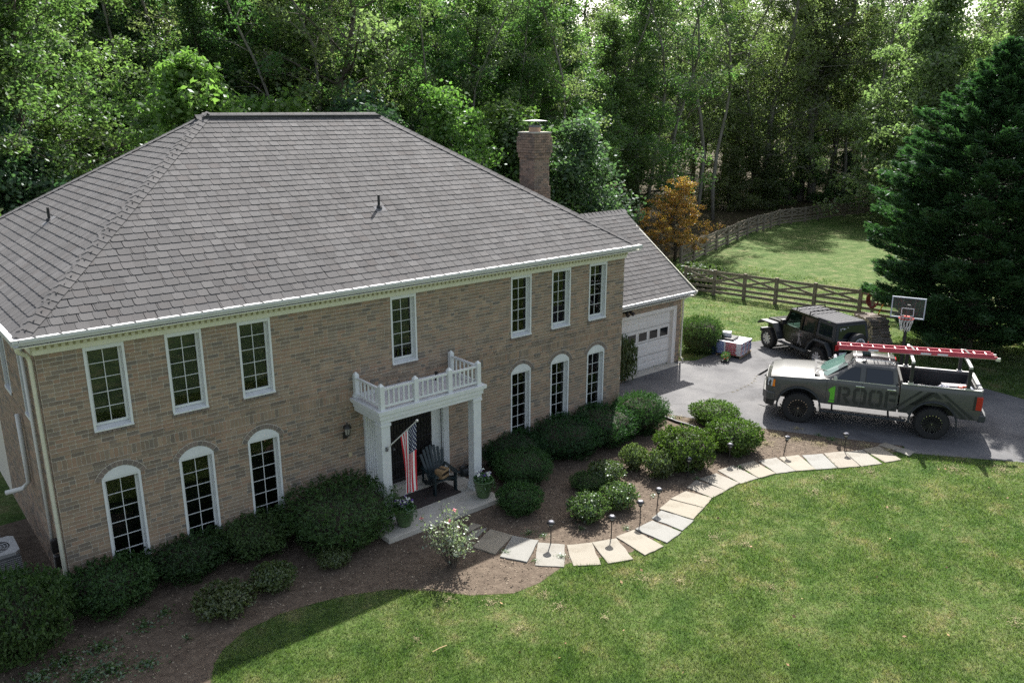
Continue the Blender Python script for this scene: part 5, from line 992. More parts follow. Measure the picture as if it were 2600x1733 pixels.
# ---------------------------------------------------------------- black off-road car
jf = G(*ZC(320,752,(1900,770),6.723))[:2]; jr = G(*ZC(1085,1080,(1900,770),6.723))[:2]; jd = (jf-jr)/np.linalg.norm(jf-jr); jl = np.array([-jd[1],jd[0]]); JW = 2.93; jo = jf-jl*.86
jeep = thing('off_road_car', 'black four-door off-road car with grey hardtop and spare wheel', 'car', (jo[0],jo[1],Z0+.008), math.atan2(jd[1],jd[0])); TRJ = .395
m = MB(); m.prism([(-3.62,.62),(-3.55,1.18),(-.72,1.18),(-.72,.62),(-.95,.50),(-2.35,.50),(-2.5,.62)], 'y', -.76, .76); m.obj('body_tub', 'jeep_paint', jeep, bev=.03)
m = MB(); m.add([(.42,-.56,.72),(.42,.56,.72),(-.75,.70,.72),(-.75,-.70,.72),(.42,-.55,1.10),(.42,.55,1.10),(-.75,.69,1.19),(-.75,-.69,1.19),(.1,-.40,1.16),(.1,.40,1.16),(-.75,.48,1.235),(-.75,-.48,1.235),(.40,-.36,1.12),(.40,.36,1.12)], [(0,1,5,13,12,4),(0,4,7,3),(1,2,6,5),(4,12,8,11,7),(5,6,10,9,13),(12,13,9,8),(8,9,10,11),(0,3,2,1)]); m.obj('hood', 'jeep_paint', jeep, bev=.02)
for s in (1,-1):
    P = [(.62,.86),(.42,1.0),(-.25,1.02),(-.52,.72),(-.62,.52),(-.70,.52),(-.56,.80),(-.30,1.08),(.46,1.06),(.70,.90)]; m = MB(); m.prism(P, 'y', *sorted((s*.62,s*.93))); m.obj('front_fender', 'flare', jeep, bev=.015)
    x0 = -JW; P = [(x0+.62,.55),(x0+.50,.78),(x0+.28,1.0),(x0-.30,1.0),(x0-.48,.80),(x0-.56,.62),(x0-.62,.62),(x0-.54,.84),(x0-.34,1.06),(x0+.32,1.06),(x0+.56,.82),(x0+.70,.55)]; m = MB(); m.prism(P, 'y', *sorted((s*.75,s*.92))); m.obj('rear_flare', 'flare', jeep, bev=.015)
    MB().bar((-.70,s*.86,.46),(-2.30,s*.86,.46),.17,.06).obj('side_step', 'flare', jeep, bev=.015)
    for x in (-.82,-1.75,-2.55): MB().box(x-.005,x+.005,s*.763-.002,s*.763+.002,.56,1.17).obj('door_seam', 'trim_black', jeep)
    for x in (-1.60,-2.38): MB().bar((x,s*.785,1.08),(x-.14,s*.785,1.08),.025,.03).obj('door_handle', 'trim_black', jeep)
    MB().box(-.95,-.80,min(s*.80,s*.98),max(s*.80,s*.98),1.20,1.38).obj('mirror', 'trim_black', jeep, bev=.02)
    wheel(jeep, 0, s*.80, TRJ, .25, 'silver', s); wheel(jeep, -JW, s*.80, TRJ, .25, 'silver', s)
    MB().box(-3.66,-3.60,min(s*.60,s*.74),max(s*.60,s*.74),.86,1.06).obj('tail_light', 'tail_red', jeep, bev=.01)
    MB().add([(.40,s*.42+.09*math.cos(a),.93+.09*math.sin(a)) for a in np.linspace(0,6.28,14,endpoint=False)], [tuple(range(14))]).obj('headlight', 'headlamp', jeep)
JR = 1.83; ws = [(-.74,.70,1.19),(-.98,.64,JR-.05)]
m = MB(); m.bar((-.74,-.70,1.19),(-1.0,-.63,JR-.06),.07,.07); m.bar((-.74,.70,1.19),(-1.0,.63,JR-.06),.07,.07); m.bar((-1.0,-.66,JR-.06),(-1.0,.66,JR-.06),.07,.08); m.bar((-.75,-.70,1.20),(-.75,.70,1.20),.06,.06)
for s in (1,-1): m.bar((-1.72,s*.735,1.18),(-1.74,s*.655,JR-.05),.12,.05); m.bar((-2.50,s*.735,1.18),(-2.50,s*.655,JR-.05),.12,.05); m.bar((-.98,s*.645,JR-.07),(-2.5,s*.655,JR-.07),.07,.09)
m.obj('door_frames', 'jeep_paint', jeep); m = MB()
m.add([(-.98,-.66,JR-.05),(-.98,.66,JR-.05),(-3.50,.66,JR-.05),(-3.50,-.66,JR-.05),(-1.02,-.62,JR),(-1.02,.62,JR),(-3.44,.62,JR+.01),(-3.44,-.62,JR+.01)], [(0,1,5,4),(1,2,6,5),(2,3,7,6),(3,0,4,7),(4,5,6,7),(0,3,2,1)]); m.obj('roof_panel', 'hardtop', jeep, bev=.03)
for k in range(6): y = -.5+k*.2; MB().box(-3.30,-1.15,y-.035,y+.035,JR+.004,JR+.018).obj('roof_rib', 'hardtop', jeep)
for x in (-1.30,-2.05): MB().tube([(x,-.66,JR-.02),(x,-.64,JR+.09),(x,-.4,JR+.10),(x,.4,JR+.10),(x,.64,JR+.09),(x,.66,JR-.02)], .025, 6).obj('roof_bar', 'trim_black', jeep)
m = MB()
for s in (1,-1): 
    # rear quarter of the hardtop with its window frame
    m.add([(-2.52,s*.74,1.18),(-3.58,s*.74,1.18),(-3.50,s*.665,JR-.05),(-2.52,s*.665,JR-.05),(-2.68,s*.732,1.27),(-3.38,s*.732,1.27),(-3.34,s*.682,JR-.15),(-2.68,s*.682,JR-.15)], [(0,1,5,4),(1,2,6,5),(2,3,7,6),(3,0,4,7)])
m.add([(-3.60,-.74,1.18),(-3.60,.74,1.18),(-3.51,.665,JR-.05),(-3.51,-.665,JR-.05),(-3.585,-.62,1.26),(-3.585,.62,1.26),(-3.525,.56,JR-.13),(-3.525,-.56,JR-.13)], [(0,1,5,4),(1,2,6,5),(2,3,7,6),(3,0,4,7)]); m.obj('hardtop_shell', 'flare', jeep)
def pane(P, nm='window', g='car_glass'): MB().add(P, [tuple(range(len(P)))]).obj(nm, g, jeep)
for s in (1,-1):
    pane([(-2.68,s*.73,1.27),(-3.38,s*.73,1.27),(-3.34,s*.68,JR-.15),(-2.68,s*.68,JR-.15)]); pane([(-1.80,s*.725,1.2),(-2.44,s*.725,1.2),(-2.44,s*.655,JR-.1),(-1.80,s*.655,JR-.1)]); pane([(-.84,s*.722,1.2),(-1.66,s*.722,1.2),(-1.68,s*.655,JR-.1),(-1.04,s*.648,JR-.1)], 'window', 'shield_glass')
pane([(-.75,-.66,1.22),(-.75,.66,1.22),(-.985,.60,JR-.1),(-.985,-.60,JR-.1)], 'windshield', 'shield_glass'); pane([(-3.59,-.62,1.26),(-3.59,.62,1.26),(-3.53,.56,JR-.13),(-3.53,-.56,JR-.13)], 'rear_window')
m = MB()
for x in (-1.35,-2.2):
    for y in (-.36,.36): m.box(x-.25,x+.2,y-.22,y+.22,.8,1.1); m.box(x-.30,x-.18,y-.2,y+.2,1.0,1.6)
m.obj('seats', 'dash', jeep, bev=.03); MB().tube([(-1.0,.36+.17*math.cos(a),1.22+.17*math.sin(a)) for a in np.linspace(0,6.28,15)], .014, 5).obj('steering_wheel', 'dash', jeep)
m = MB(); m.box(.48,.64,-.80,.80,.52,.68); m.obj('front_bumper', 'flare', jeep, bev=.03); m = MB(); m.box(-3.80,-3.62,-.82,.82,.50,.66); m.obj('rear_bumper', 'flare', jeep, bev=.03)
MB().box(.42,.46,-.55,.55,.70,1.10).obj('grille', 'jeep_paint', jeep)
sp = part('spare_wheel', jeep, (-3.74, -.12, 1.06)); MB().lathe([(.36,-.12),(.40,-.09),(.40,.08),(.37,.11),(.30,.12),(0,.125)], 32, axis='x').obj('tyre_cover', 'trim_black', sp, smooth=True); sp.rotation_euler = (0,0,math.pi)
m = MB(); n = 36
m.add([(.128,r*math.cos(2*math.pi*k/n),r*math.sin(2*math.pi*k/n)) for r in (.20,.235+.0) for k in range(n)], [(k,(k+1)%n,n+(k+1)%n,n+k) for k in range(n)])
for k in range(12): a = 2*math.pi*k/12; c = (.129,.165*math.cos(a),.165*math.sin(a)); m.add([(c[0],c[1]+.022*math.cos(b),c[2]+.022*math.sin(b)) for b in np.linspace(0,6.28,6,endpoint=False)], [tuple(range(6))])
m.obj('round_emblem', 'white_print', sp)
MB().box(-3.635,-3.62,.42,.72,.66,.81).obj('plate_holder', 'trim_black', jeep); m = MB(); m.add([(-3.812,.40,.665),(-3.812,.71,.665),(-3.812,.71,.82),(-3.812,.40,.82)], [(3,2,1,0)]); m.obj('licence_plate', 'plate', jeep)
cu = bpy.data.curves.new('plate_text', 'FONT'); cu.body = 'VUF-4403'; cu.size = .075; cu.align_x = 'CENTER'; cu.align_y = 'CENTER'; to = bpy.data.objects.new('plate_source', cu); COL.objects.link(to); bpy.context.view_layer.update()
pme = bpy.data.meshes.new_from_object(to.evaluated_get(bpy.context.evaluated_depsgraph_get())); bpy.data.objects.remove(to); pme.materials.clear(); to = link('plate_text', pme, 'plate_ink', jeep, (-3.814,.555,.742)); to.rotation_euler = (R_(90),0,R_(-90))
m = MB()                                                     # torn grey figure decal on the near doors
for P in ([(-1.60,.95),(-1.66,1.12),(-1.74,1.14),(-1.78,1.0),(-1.72,.90),(-1.80,.72),(-1.86,.58),(-1.80,.58),(-1.72,.74),(-1.68,.60),(-1.62,.62),(-1.66,.82)], [(-1.50,1.0),(-1.60,.98),(-1.60,1.02)], [(-1.78,1.04),(-1.90,1.06),(-1.78,1.07)], [(-1.8,.98),(-1.92,.94),(-1.8,.95)]): m.add([(x,.7645,z) for x, z in P], [tuple(range(len(P)-1,-1,-1))])
m.obj('door_decal', 'grey_print', jeep)
m = MB()
for y, z, w_, h in ((.52,1.55,.02,.10),(.47,1.62,.07,.02),(.38,1.57,.02,.08),(.36,1.60,.08,.02),(.22,1.64,.05,.02)): m.add([(-3.585+(z-1.3)*.11,y,z),(-3.585+(z-1.3)*.11,y-w_,z),(-3.585+(z+h-1.3)*.11,y-w_,z+h),(-3.585+(z+h-1.3)*.11,y,z+h)], [(0,1,2,3)])
m.obj('window_sticker', 'white_print', jeep)
# ---------------------------------------------------------------- yard things
c6 = ((1550,760),5.8825)
def G6(x, y, z=Z0): return G(*ZC(x,y,*c6), z)
# pallet with bundles of shingles in printed wrap
def wrapf(t, b):
    tc = N(t, 'TexCoord'); sp = N(t, 'SeparateXYZ'); t.links.new(tc.outputs['Generated'], sp.inputs[0])
    r = ramp(t, [(0,(.06,.12,.34)),(.30,(.07,.14,.38)),(.31,(.66,.66,.68)),(.36,(.66,.66,.68)),(.37,(.42,.03,.05)),(.78,(.42,.03,.05)),(.79,(.66,.66,.68)),(1,(.7,.7,.72))], 'CONSTANT'); t.links.new(sp.outputs[0], r.inputs[0])
    e = ramp(t, [(0,(.66,.66,.68)),(.22,(1,1,1)),(.78,(1,1,1)),(.79,(2.2,2.2,2.2))], 'CONSTANT'); t.links.new(sp.outputs[2], e.inputs[0])
    z = N(t, 'Math', operation='GREATER_THAN'); z.inputs[1].default_value = .72; t.links.new(sp.outputs[2], z.inputs[0]); n = noise(t, 14, 4); r2 = ramp(t, [(.35,(.75,.75,.75)),(.6,(1.1,1.1,1.1))]); t.links.new(n.outputs[0], r2.inputs[0])
    r3 = ramp(t, [(0,(.42,.03,.05)),(.34,(.42,.03,.05)),(.35,(.66,.66,.68)),(.42,(.06,.12,.34)),(.80,(.07,.13,.36)),(.81,(.66,.66,.68))], 'CONSTANT'); t.links.new(sp.outputs[1], r3.inputs[0]); e1 = N(t, 'Math', operation='COMPARE'); e1.inputs[1].default_value = .5; e1.inputs[2].default_value = .494; t.links.new(sp.outputs[0], e1.inputs[0]); c0 = mixc(t, r3.outputs[0], r.outputs[0], e1.outputs[0]); c = mixc(t, c0, (.70,.69,.70), z.outputs[0]); t.links.new(mixc(t, c, r2.outputs[0], .7, 'MULTIPLY'), b.inputs['Base Color']); b.inputs['Coat Weight'].default_value = .3
mat('bundle_wrap', rough=.35, build=wrapf); mat('wood_raw', rough=.9, build=speckle([(.3,(.24,.17,.10)),(.7,(.36,.27,.17))], 7, 6, .6, .004, 40, (.2,1,1))); mat('carton_white', rough=.6, build=paint((.68,.67,.68))); mat('black_wrap', (.02,.02,.024), .3)
cr = G6(1945,895)[:2]; le = G6(1632,838)[:2]; ri = G6(2190,825)[:2]; ux = (le-cr)/np.linalg.norm(le-cr); vx = np.array([ux[1],-ux[0]]); vx = vx if vx@(ri-cr) > 0 else -vx
pc = cr+ux*.50+vx*.52; pr_ = math.atan2(ux[1],ux[0]); pal = thing('pallet', 'wooden pallet under the stacked shingle bundles', 'pallet', (pc[0],pc[1],Z0+.008), pr_)
for k in range(6): MB().box(-.52,.52,-.54+k*.19,-.54+k*.19+.12,.085,.105).obj('deck_board', 'wood_raw', pal)
for k in (-.48,0,.44): MB().box(k,k+.04,-.54,.53,0,.085).obj('stringer', 'wood_raw', pal)
bn = 0; lay_n = 6; gp = 'shingle bundles on the pallet'
names_ = ['lowest','second from the bottom','third from the bottom','fourth from the bottom','fifth from the bottom','topmost']
bmesh_ = MB().box(-.50,.50,-.17,.17,0,.078).mesh('shingle_bundle'); bmesh_.materials.append(MATS['bundle_wrap'])
for k in range(lay_n):
    for j in range(3):
        lx, ly = rng.uniform(-.02,.02), -.355+j*.355+rng.uniform(-.008,.008)
        if (k, j) == (lay_n-1, 0) and False: continue
        flip = math.pi if (pr_ and ux[0] > 0 and False) else 0
        x = pc[0]+lx*math.cos(pr_)-ly*math.sin(pr_); y = pc[1]+lx*math.sin(pr_)+ly*math.cos(pr_); o = bpy.data.objects.new('shingle_bundle', bmesh_); COL.objects.link(o); o.location = (x,y,Z0+.114+k*.081); o.rotation_euler = (0,0,pr_+math.pi+rng.uniform(-.015,.015))
        sidew_ = 'front' if np.linalg.norm(np.array([x,y])-CAM[:2]) < np.linalg.norm(pc-CAM[:2])-.15 else ('back' if np.linalg.norm(np.array([x,y])-CAM[:2]) > np.linalg.norm(pc-CAM[:2])+.15 else 'middle')
        tag(o, f'red and blue wrapped shingle bundle, {names_[k]} in the {sidew_} pallet stack', 'bundle', gp)
TZ = Z0+.114+lay_n*.081
def onp(lx, ly, z): return (pc[0]+lx*math.cos(pr_)-ly*math.sin(pr_), pc[1]+lx*math.sin(pr_)+ly*math.cos(pr_), z)
o = thing('carton', 'small white carton on top of the pallet stack', 'box', onp(.32,.0,TZ+.085), pr_+.25); MB().box(-.17,.17,-.14,.14,0,.17).obj('box_body', 'carton_white', o, bev=.008); MB().box(-.02,.02,-.141,.141,.1701,.1712).obj('tape', 'grey_print', o)
tag(MB().box(-.30,.30,-.30,.30,0,.08).obj('roll_pack', 'black_wrap', bev=.02), 'black wrapped pack under the small white carton', 'pack').location = onp(.22,.02,TZ+.002); bpy.data.objects['roll_pack'].rotation_euler = (0,0,pr_)
for k, (lx, ly, s) in enumerate(((-.1,.66,.3),(-.1,.70,.2))):
    pass
side_b = MB().box(-.30,.30,-.17,.17,0,.085).mesh('loose_bundle'); side_b.materials.append(MATS['carton_white']); sname = ['lowest','second','third','fourth','fifth']
rs = G6(2160,832)[:2]
for k in range(5):
    o = bpy.data.objects.new('shingle_bundle', side_b); COL.objects.link(o); q = cr+vx*1.12+ux*.32; o.location = (q[0]+rng.uniform(-.02,.02),q[1]+rng.uniform(-.02,.02),Z0+.010+k*.088); o.rotation_euler = (0,0,pr_+1.57+rng.uniform(-.08,.08)); tag(o, f'silver-white bundle, {sname[k]} from the ground in the side stack right of the pallet', 'bundle', 'pale bundles beside the pallet')
# blue bucket and flower tray by the pallet
mat('blue_plastic', (.05,.09,.30), .4); g = G6(1545,800); o = thing('bucket', 'blue plastic bucket between the clipped yew and the pallet', 'bucket', (g[0],g[1],Z0+.005)); MB().lathe([(.13,0),(.165,.32),(.175,.32),(.175,.34),(.16,.34),(.13,.02),(0,.02)], 20, close=False).obj('pail', 'blue_plastic', o, smooth=True); MB().tube([(.17*math.cos(t),.02,.31+.0*math.sin(t)+.05*math.sin(t)) for t in np.linspace(0,3.14,10)], .006, 5).obj('handle', 'zinc', o)
g = G6(1720,905); o = thing('plant_tray', 'black tray of potted red and orange flowers at the foot of the pallet', 'plant tray', (g[0],g[1],Z0+.008), .5); MB().box(-.36,.30,-.14,.14,0,.07).obj('tray', 'trim_black', o, bev=.01)
P = np.stack([rng.uniform(-.38,.28,420),rng.uniform(-.15,.15,420),.06+rng.uniform(0,.24,420)],1); link('foliage', np_mesh('foliage', *leaves(P,.035,.016)), 'weed_leaf', o); P = np.repeat(np.stack([rng.uniform(-.55,-.05,16),rng.uniform(-.14,.14,16),.16+rng.uniform(0,.2,16)],1),4,0)+rng.normal(size=(64,3))*.016; link('flowers', np_mesh('flowers', *leaves(P,.018,.014)), 'red_petal', o, kind='stuff').scale = (.8,1,.75)
# basketball hoop behind the truck
mat('hoop_frame', (.42,.46,.52), .4); mat('hoop_red', (.60,.05,.03), .5); mat('net', (.6,.6,.58), .8); acr_ = bpy.data.materials.new('acrylic'); acr_.use_nodes = True; ta = acr_.node_tree; ta.nodes.clear(); ao = N(ta,'OutputMaterial'); a1 = N(ta,'BsdfTransparent'); a1.inputs[0].default_value = (.85,.87,.85,1); a2 = N(ta,'BsdfDiffuse'); a2.inputs[0].default_value = (.32,.32,.30,1); am = N(ta,'MixShader'); am.inputs[0].default_value = .16; ta.links.new(a1.outputs[0],am.inputs[1]); ta.links.new(a2.outputs[0],am.inputs[2]); ta.links.new(am.outputs[0],ao.inputs[0]); MATS['acrylic'] = acr_
c7 = ((2150,740),5.739); HZ = 2.62+Z0; rim = G(*ZC(866,400,*c7), HZ); k_ = DST(rim)/DST(G(*ZC(866,400,*c7),3.05)); bd = np.array([.37,-.93]); bd /= np.linalg.norm(bd); bnm = np.array([-bd[1]*-1,bd[0]*-1]); bnm = np.array([-.93,-.37]); bnm /= np.linalg.norm(bnm)
BW, BH = 1.02, .70; bc = rim[:2]-bnm*.40; bl_, = [None]; hp = thing('basketball_hoop', 'basketball hoop with clear backboard and white net behind the truck', 'basketball hoop', (bc[0],bc[1],Z0), math.atan2(bd[1],bd[0]))
ZB_ = HZ-Z0-.06                                              # board bottom; local x along the board, -y out to the court
sgn = 1 if (np.array([math.cos(math.atan2(bd[1],bd[0])+math.pi/2), math.sin(math.atan2(bd[1],bd[0])+math.pi/2)])@bnm) > 0 else -1
m = MB(); f = .035
for x0, x1, z0, z1 in ((-BW/2,BW/2,ZB_,ZB_+f),(-BW/2,BW/2,ZB_+BH-f,ZB_+BH),(-BW/2,-BW/2+f,ZB_+f,ZB_+BH-f),(BW/2-f,BW/2,ZB_+f,ZB_+BH-f)): m.box(x0,x1,-.025,.025,z0,z1)
m.obj('board_frame', 'hoop_frame', hp); m = MB(); y = sgn*.012; m.add([(-BW/2,y,ZB_),(BW/2,y,ZB_),(BW/2,y,ZB_+BH),(-BW/2,y,ZB_+BH)], [(0,1,2,3)]); m.obj('backboard', 'acrylic', hp)
m = MB()
for x0, x1, z0, z1 in ((-.19,.19,ZB_+.07,ZB_+.09),(-.19,.19,ZB_+.32,ZB_+.34),(-.19,-.17,ZB_+.09,ZB_+.32),(.17,.19,ZB_+.09,ZB_+.32)): m.box(x0,x1,min(sgn*.015,sgn*.02),max(sgn*.015,sgn*.02),z0,z1)
m.obj('target_square', 'white_print', hp); m = MB()
for x in (-.19,.19): m.box(x-.02,x+.02,min(-sgn*.02,-sgn*.05),max(-sgn*.02,-sgn*.05),ZB_,ZB_+BH)
for s in (-1,1): m.bar((s*.19,-sgn*.04,ZB_+.10),(0,-sgn*.5,ZB_-.15),.03,.03); m.bar((s*.19,-sgn*.04,ZB_+.55),(0,-sgn*.5,ZB_+.2),.03,.03)
m.obj('support_arm', 'trim_black', hp); m = MB(); m.tube([(0,-sgn*.5,0.2),(0,-sgn*.5,ZB_+.35)], .055, 10); m.obj('pole', 'trim_black', hp)
MB().box(-.40,.40,min(-sgn*.25,-sgn*1.2),max(-sgn*.25,-sgn*1.2),0,.2).obj('base_tank', 'trim_black', hp, bev=.05); m = MB(); rc = (0,sgn*.37,ZB_+.08)
m.tube([(rc[0]+.225*math.cos(a),rc[1]+.225*math.sin(a),rc[2]) for a in np.linspace(0,6.2832,29)], .011, 6, cap=False); m.box(-.08,.08,min(sgn*.02,sgn*.15),max(sgn*.02,sgn*.15),ZB_+.06,ZB_+.09); m.obj('rim', 'hoop_red', hp); m = MB()
for k in range(12):
    for s in (-1,1): m.tube([((.222-.09*t)*math.cos(k*.5236+s*t*.52), rc[1]+(.222-.09*t)*math.sin(k*.5236+s*t*.52), rc[2]-.42*t) for t in np.linspace(0,1,6)], .006, 4, cap=False)
m.obj('net', 'net', hp)
# woodpile
mat('log_end', rough=.9, build=speckle([(.3,(.25,.18,.12)),(.7,(.42,.34,.25))], 6)); mat('log_bark', rough=.95, build=speckle([(.3,(.11,.09,.075)),(.55,(.24,.205,.18)),(.75,(.36,.32,.28))], 4, 7, .7, .02, 14, (.15,1,1)))
wp = G(*ZC(340,765,*c7))[:2]; wd_ = math.atan2(.75,-.66); logm = []
for k in range(5):
    m = MB(); n = 7; L = .21; sh_ = [(.075*(1+.25*rng.uniform(-1,1))*math.cos(a), .06*(1+.25*rng.uniform(-1,1))*math.sin(a)) for a in np.linspace(0,6.283,n,endpoint=False)]
    m.add([(-L,y,z) for y, z in sh_]+[(L,y*.95,z*.95) for y, z in sh_], [(i,(i+1)%n,n+(i+1)%n,n+i) for i in range(n)], 0); m.add([(-L,y,z) for y, z in sh_], [tuple(range(n-1,-1,-1))], 1); m.add([(L,y*.95,z*.95) for y, z in sh_], [tuple(range(n))], 1); me = m.mesh('log'); me.materials.append(MATS['log_bark']); me.materials.append(MATS['log_end']); logm.append(me)
cnt = 0; wdir = np.array([.55,.83]); wdir /= np.linalg.norm(wdir); wor = np.array([wdir[1],-wdir[0]])
for row in range(8):
    for k in range(13-row//2):
        for dd in (0,1):
            q = wp+wdir*(k*.135+row*.05+rng.uniform(-.02,.02))+wor*(.25+dd*.42+rng.uniform(-.05,.05)); o = bpy.data.objects.new('log', logm[cnt % 5]); COL.objects.link(o); o.location = (q[0],q[1],Z0+.07+row*.112+rng.uniform(-.01,.01)); o.rotation_euler = (rng.uniform(0,6.28),rng.uniform(-.06,.06),math.atan2(wor[1],wor[0])+rng.uniform(-.18,.18)); o.scale = (1.0,1.1,1.1); cnt += 1
            tag(o, 'split grey firewood log in the woodpile behind the black car', 'log', 'firewood logs in the woodpile')
# paddock fences
mat('fence_wood', rough=.95, build=speckle([(.3,(.13,.105,.078)),(.55,(.22,.185,.14)),(.75,(.32,.275,.215))], 5, 7, .7, .01, 25))
c4 = ((1600,350),2.353)
def fence(label, bases, hts, ph=1.30):
    P = [np.array([*b, Z0]) for b in bases]; o = thing('paddock_fence', label, 'fence', tuple(P[0])); P = [p-P[0] for p in P]
    for i, p in enumerate(P): bar_obj('post', p, p+np.array([0,0,hts[i] if hts else ph]), .14, .14, 'fence_wood', o)
    for a, b in zip(P[:-1], P[1:]):
        for z in (.18,.42,.68,1.18): bar_obj('rail', a+np.array([0,0,z]), b+np.array([0,0,z+rng.uniform(-.015,.015)]), .035, .13, 'fence_wood', o)
        bar_obj('brace', a+np.array([0,-.02,1.12]), b+np.array([0,-.02,.70]), .03, .10, 'fence_wood', o); bar_obj('brace', a+np.array([0,.02,.70]), b+np.array([0,.02,1.12]), .03, .10, 'fence_wood', o)
    return o
nb = [G(*ZC(x,y,*c4))[:2] for x, y in ((663,970),(880,984),(1102,1020),(1352,1072))]; d0 = nb[0]-nb[1]
line = [nb[0]+d0*2.0, nb[0]+d0*1.0]+nb+[nb[-1]+(nb[-1]-nb[-2])*k for k in (1,2,3)]
# straighten: posts on one line at even spacing
q0 = np.mean(nb,0); dv = (nb[-1]-nb[0])/np.linalg.norm(nb[-1]-nb[0]); line = [q0+dv*((p-q0)@dv) for p in line]
fence('crossbuck paddock fence behind the black car', line, None)
fb = [G(*ZC(x,y,*c4))[:2] for x, y in ((300,770),(377,738),(447,700),(513,667),(580,638),(640,607),(697,582),(757,560),(795,553),(838,540),(888,522),(960,512),(1042,502),(1120,490),(1200,478),(1280,469),(1360,460),(1440,452))]
fence('long far paddock fence curving along the edge of the woods', fb, None, 1.28)
# red hanger and orange tool at the fence
fx = G(*ZC(375,410,*c7)); o = thing('garden_hose', 'dark red coiled hose hanging at the fence beside the big conifer', 'hose', (fx[0]-.15,fx[1],Z0)); mat('hose_red', (.16,.02,.02), .6); m = MB()
for k in range(5): m.tube([(.04*k-.1,.26*math.cos(a)*(1-.05*k),.95+.34*math.sin(a)*(1-.04*k)) for a in np.linspace(0,6.2832,21)], .035, 6, cap=False)
m.obj('coil', 'hose_red', o); MB().box(-.1,.1,-.03,.03,1.2,1.32).obj('hanger', 'iron', o); m = MB(); m.box(-.05,.05,-.05,.05,0,1.3); m.obj('hanger_post', 'fence_wood', o)
fx2 = G(*ZC(410,425,*c7)); o = thing('rake', 'orange-handled rake leaning at the fence by the conifer', 'rake', (fx2[0],fx2[1],Z0)); MB().tube([(0,0,0),(.25,-.35,1.3)], .025, 6).obj('handle', mat('orange_wood', (.70,.28,.04), .6), o); m = MB(); m.bar((-.2,0,.03),(.2,0,.03),.03,.03)
for k in range(9): m.bar((-.2+k*.05,0,.03),(-.2+k*.05,.08,0),.012,.012)
m.obj('rake_head', 'iron', o)
# ---------------------------------------------------------------- trees
def tree_parts(seed, H, cr, cb, nl, per, L, W, r0_=.22, lean=.3, droop=0., fill=1.0, clus=.85, flat=.7):
    global rng
    keep = rng; rng = np.random.default_rng(seed); tr = MB(); C_ = []; ph = rng.uniform(0,6.28)
    kk = 8; tp = [np.array([lean*math.sin(ph+i*.7)*i/kk, lean*math.cos(ph+i*.9)*i/kk, H*.96*i/kk]) for i in range(kk+1)]; tr.tube(tp, [r0_*(1-.9*i/kk)+.015 for i in range(kk+1)], 9)
    def tpos(z): t = min(max(z/(H*.96),0),.999)*kk; i = int(t); return tp[i]+(tp[i+1]-tp[i])*(t-i)
    for i in range(nl):
        f = (i+.5)/nl; z = H*(cb+(1-cb)*f**.9*.97); prof = math.sin(min(1,(1-f)*1.15+.08)*math.pi*.52)*(.55+.45*math.sin(math.pi*min(1,f*1.6+.25))); az = i*2.4+rng.uniform(-.5,.5); Ln = cr*prof*rng.uniform(.75,1.15)+.5; el = R_(18+42*f+rng.uniform(-12,12))
        b0 = tpos(z-Ln*.25); d = np.array([math.cos(az)*math.cos(el), math.sin(az)*math.cos(el), math.sin(el)]); pts = [b0+d*Ln*t+np.array([0,0,-droop*Ln*t*t])+rng.normal(size=3)*.06*Ln*t for t in (0,.35,.7,1.0)]; rr = r0_*(1-.85*z/H)*.42+.012; tr.tube(pts, [rr,rr*.7,rr*.45,rr*.15], 6)
        nc = max(3, int(Ln*2.0*fill))
        for c in range(nc):
            t = .3+.75*(c+rng.uniform(0,1))/nc; p = b0+d*Ln*min(t,1.05)+np.array([0,0,-droop*Ln*t*t]); side = rng.normal(size=3)*[1,1,.6]*Ln*.20; C_.append(p+side); tr.tube([b0+d*Ln*min(t,1)*.9, p+side*.8], [rr*.35,.008], 4, cap=False)
    C_ = np.array(C_); k = np.repeat(C_, per, 0); dd = sdir(len(k))*(rng.uniform(0,1,len(k))**.45)[:,None]; rad = np.repeat(rng.uniform(.55,1.25,len(C_))*clus, per)[:,None]; P = k+dd*rad*[1,1,flat]; nrm = dd*.4+np.array([0,0,.5]); V, F = leaves(P, L, W, nrm, .4); rng = keep
    return tr.mesh('trunk', True), np_mesh('crown', V, F)
leafmat('leaf_mid', [(0,(.063,.120,.039)),(.5,(.112,.185,.059)),(1,(.183,.256,.091))], .58, .45, .022, .12)
leafmat('leaf_dark', [(0,(.039,.085,.044)),(.5,(.073,.132,.063)),(1,(.128,.189,.091))], .55, .45, .022, .12)
leafmat('leaf_olive', [(0,(0.108,0.144,0.061)),(.5,(0.169,0.209,0.089)),(1,(0.251,0.280,0.134))], .62, .42, .025, .10)
leafmat('leaf_bright', [(0,(.079,.159,.037)),(.5,(.140,.232,.055)),(1,(.226,.311,.091))], .55, .4, .025, .06)
leafmat('leaf_orange', [(0,(.16,.15,.045)),(.3,(.30,.20,.05)),(.65,(.50,.23,.06)),(1,(.64,.26,.07))], .5, .4, .03, .04)
leafmat('needle', [(0,(.022,.052,.019)),(.5,(.042,.090,.031)),(1,(.074,.135,.046))], .4, .5, .03, .04)
KIND = {'mid': 'leaf_mid', 'dark': 'leaf_dark', 'olive': 'leaf_olive', 'bright': 'leaf_bright'}
SRC = [tree_parts(100+i, 21, 4.4+.5*(i % 3), .12+.05*(i % 4), 36+3*(i % 3), 160, .088, .054, .24, .9, .05, 1.05, .95) for i in range(6)]
SRC2 = [tree_parts(200+i, 21, 4.4+.5*(i % 3), .15+.06*(i % 3), 34+3*(i % 3), 95, .092, .056, .24, 1.3, .05, .95, 1.05) for i in range(4)]
TM = {}
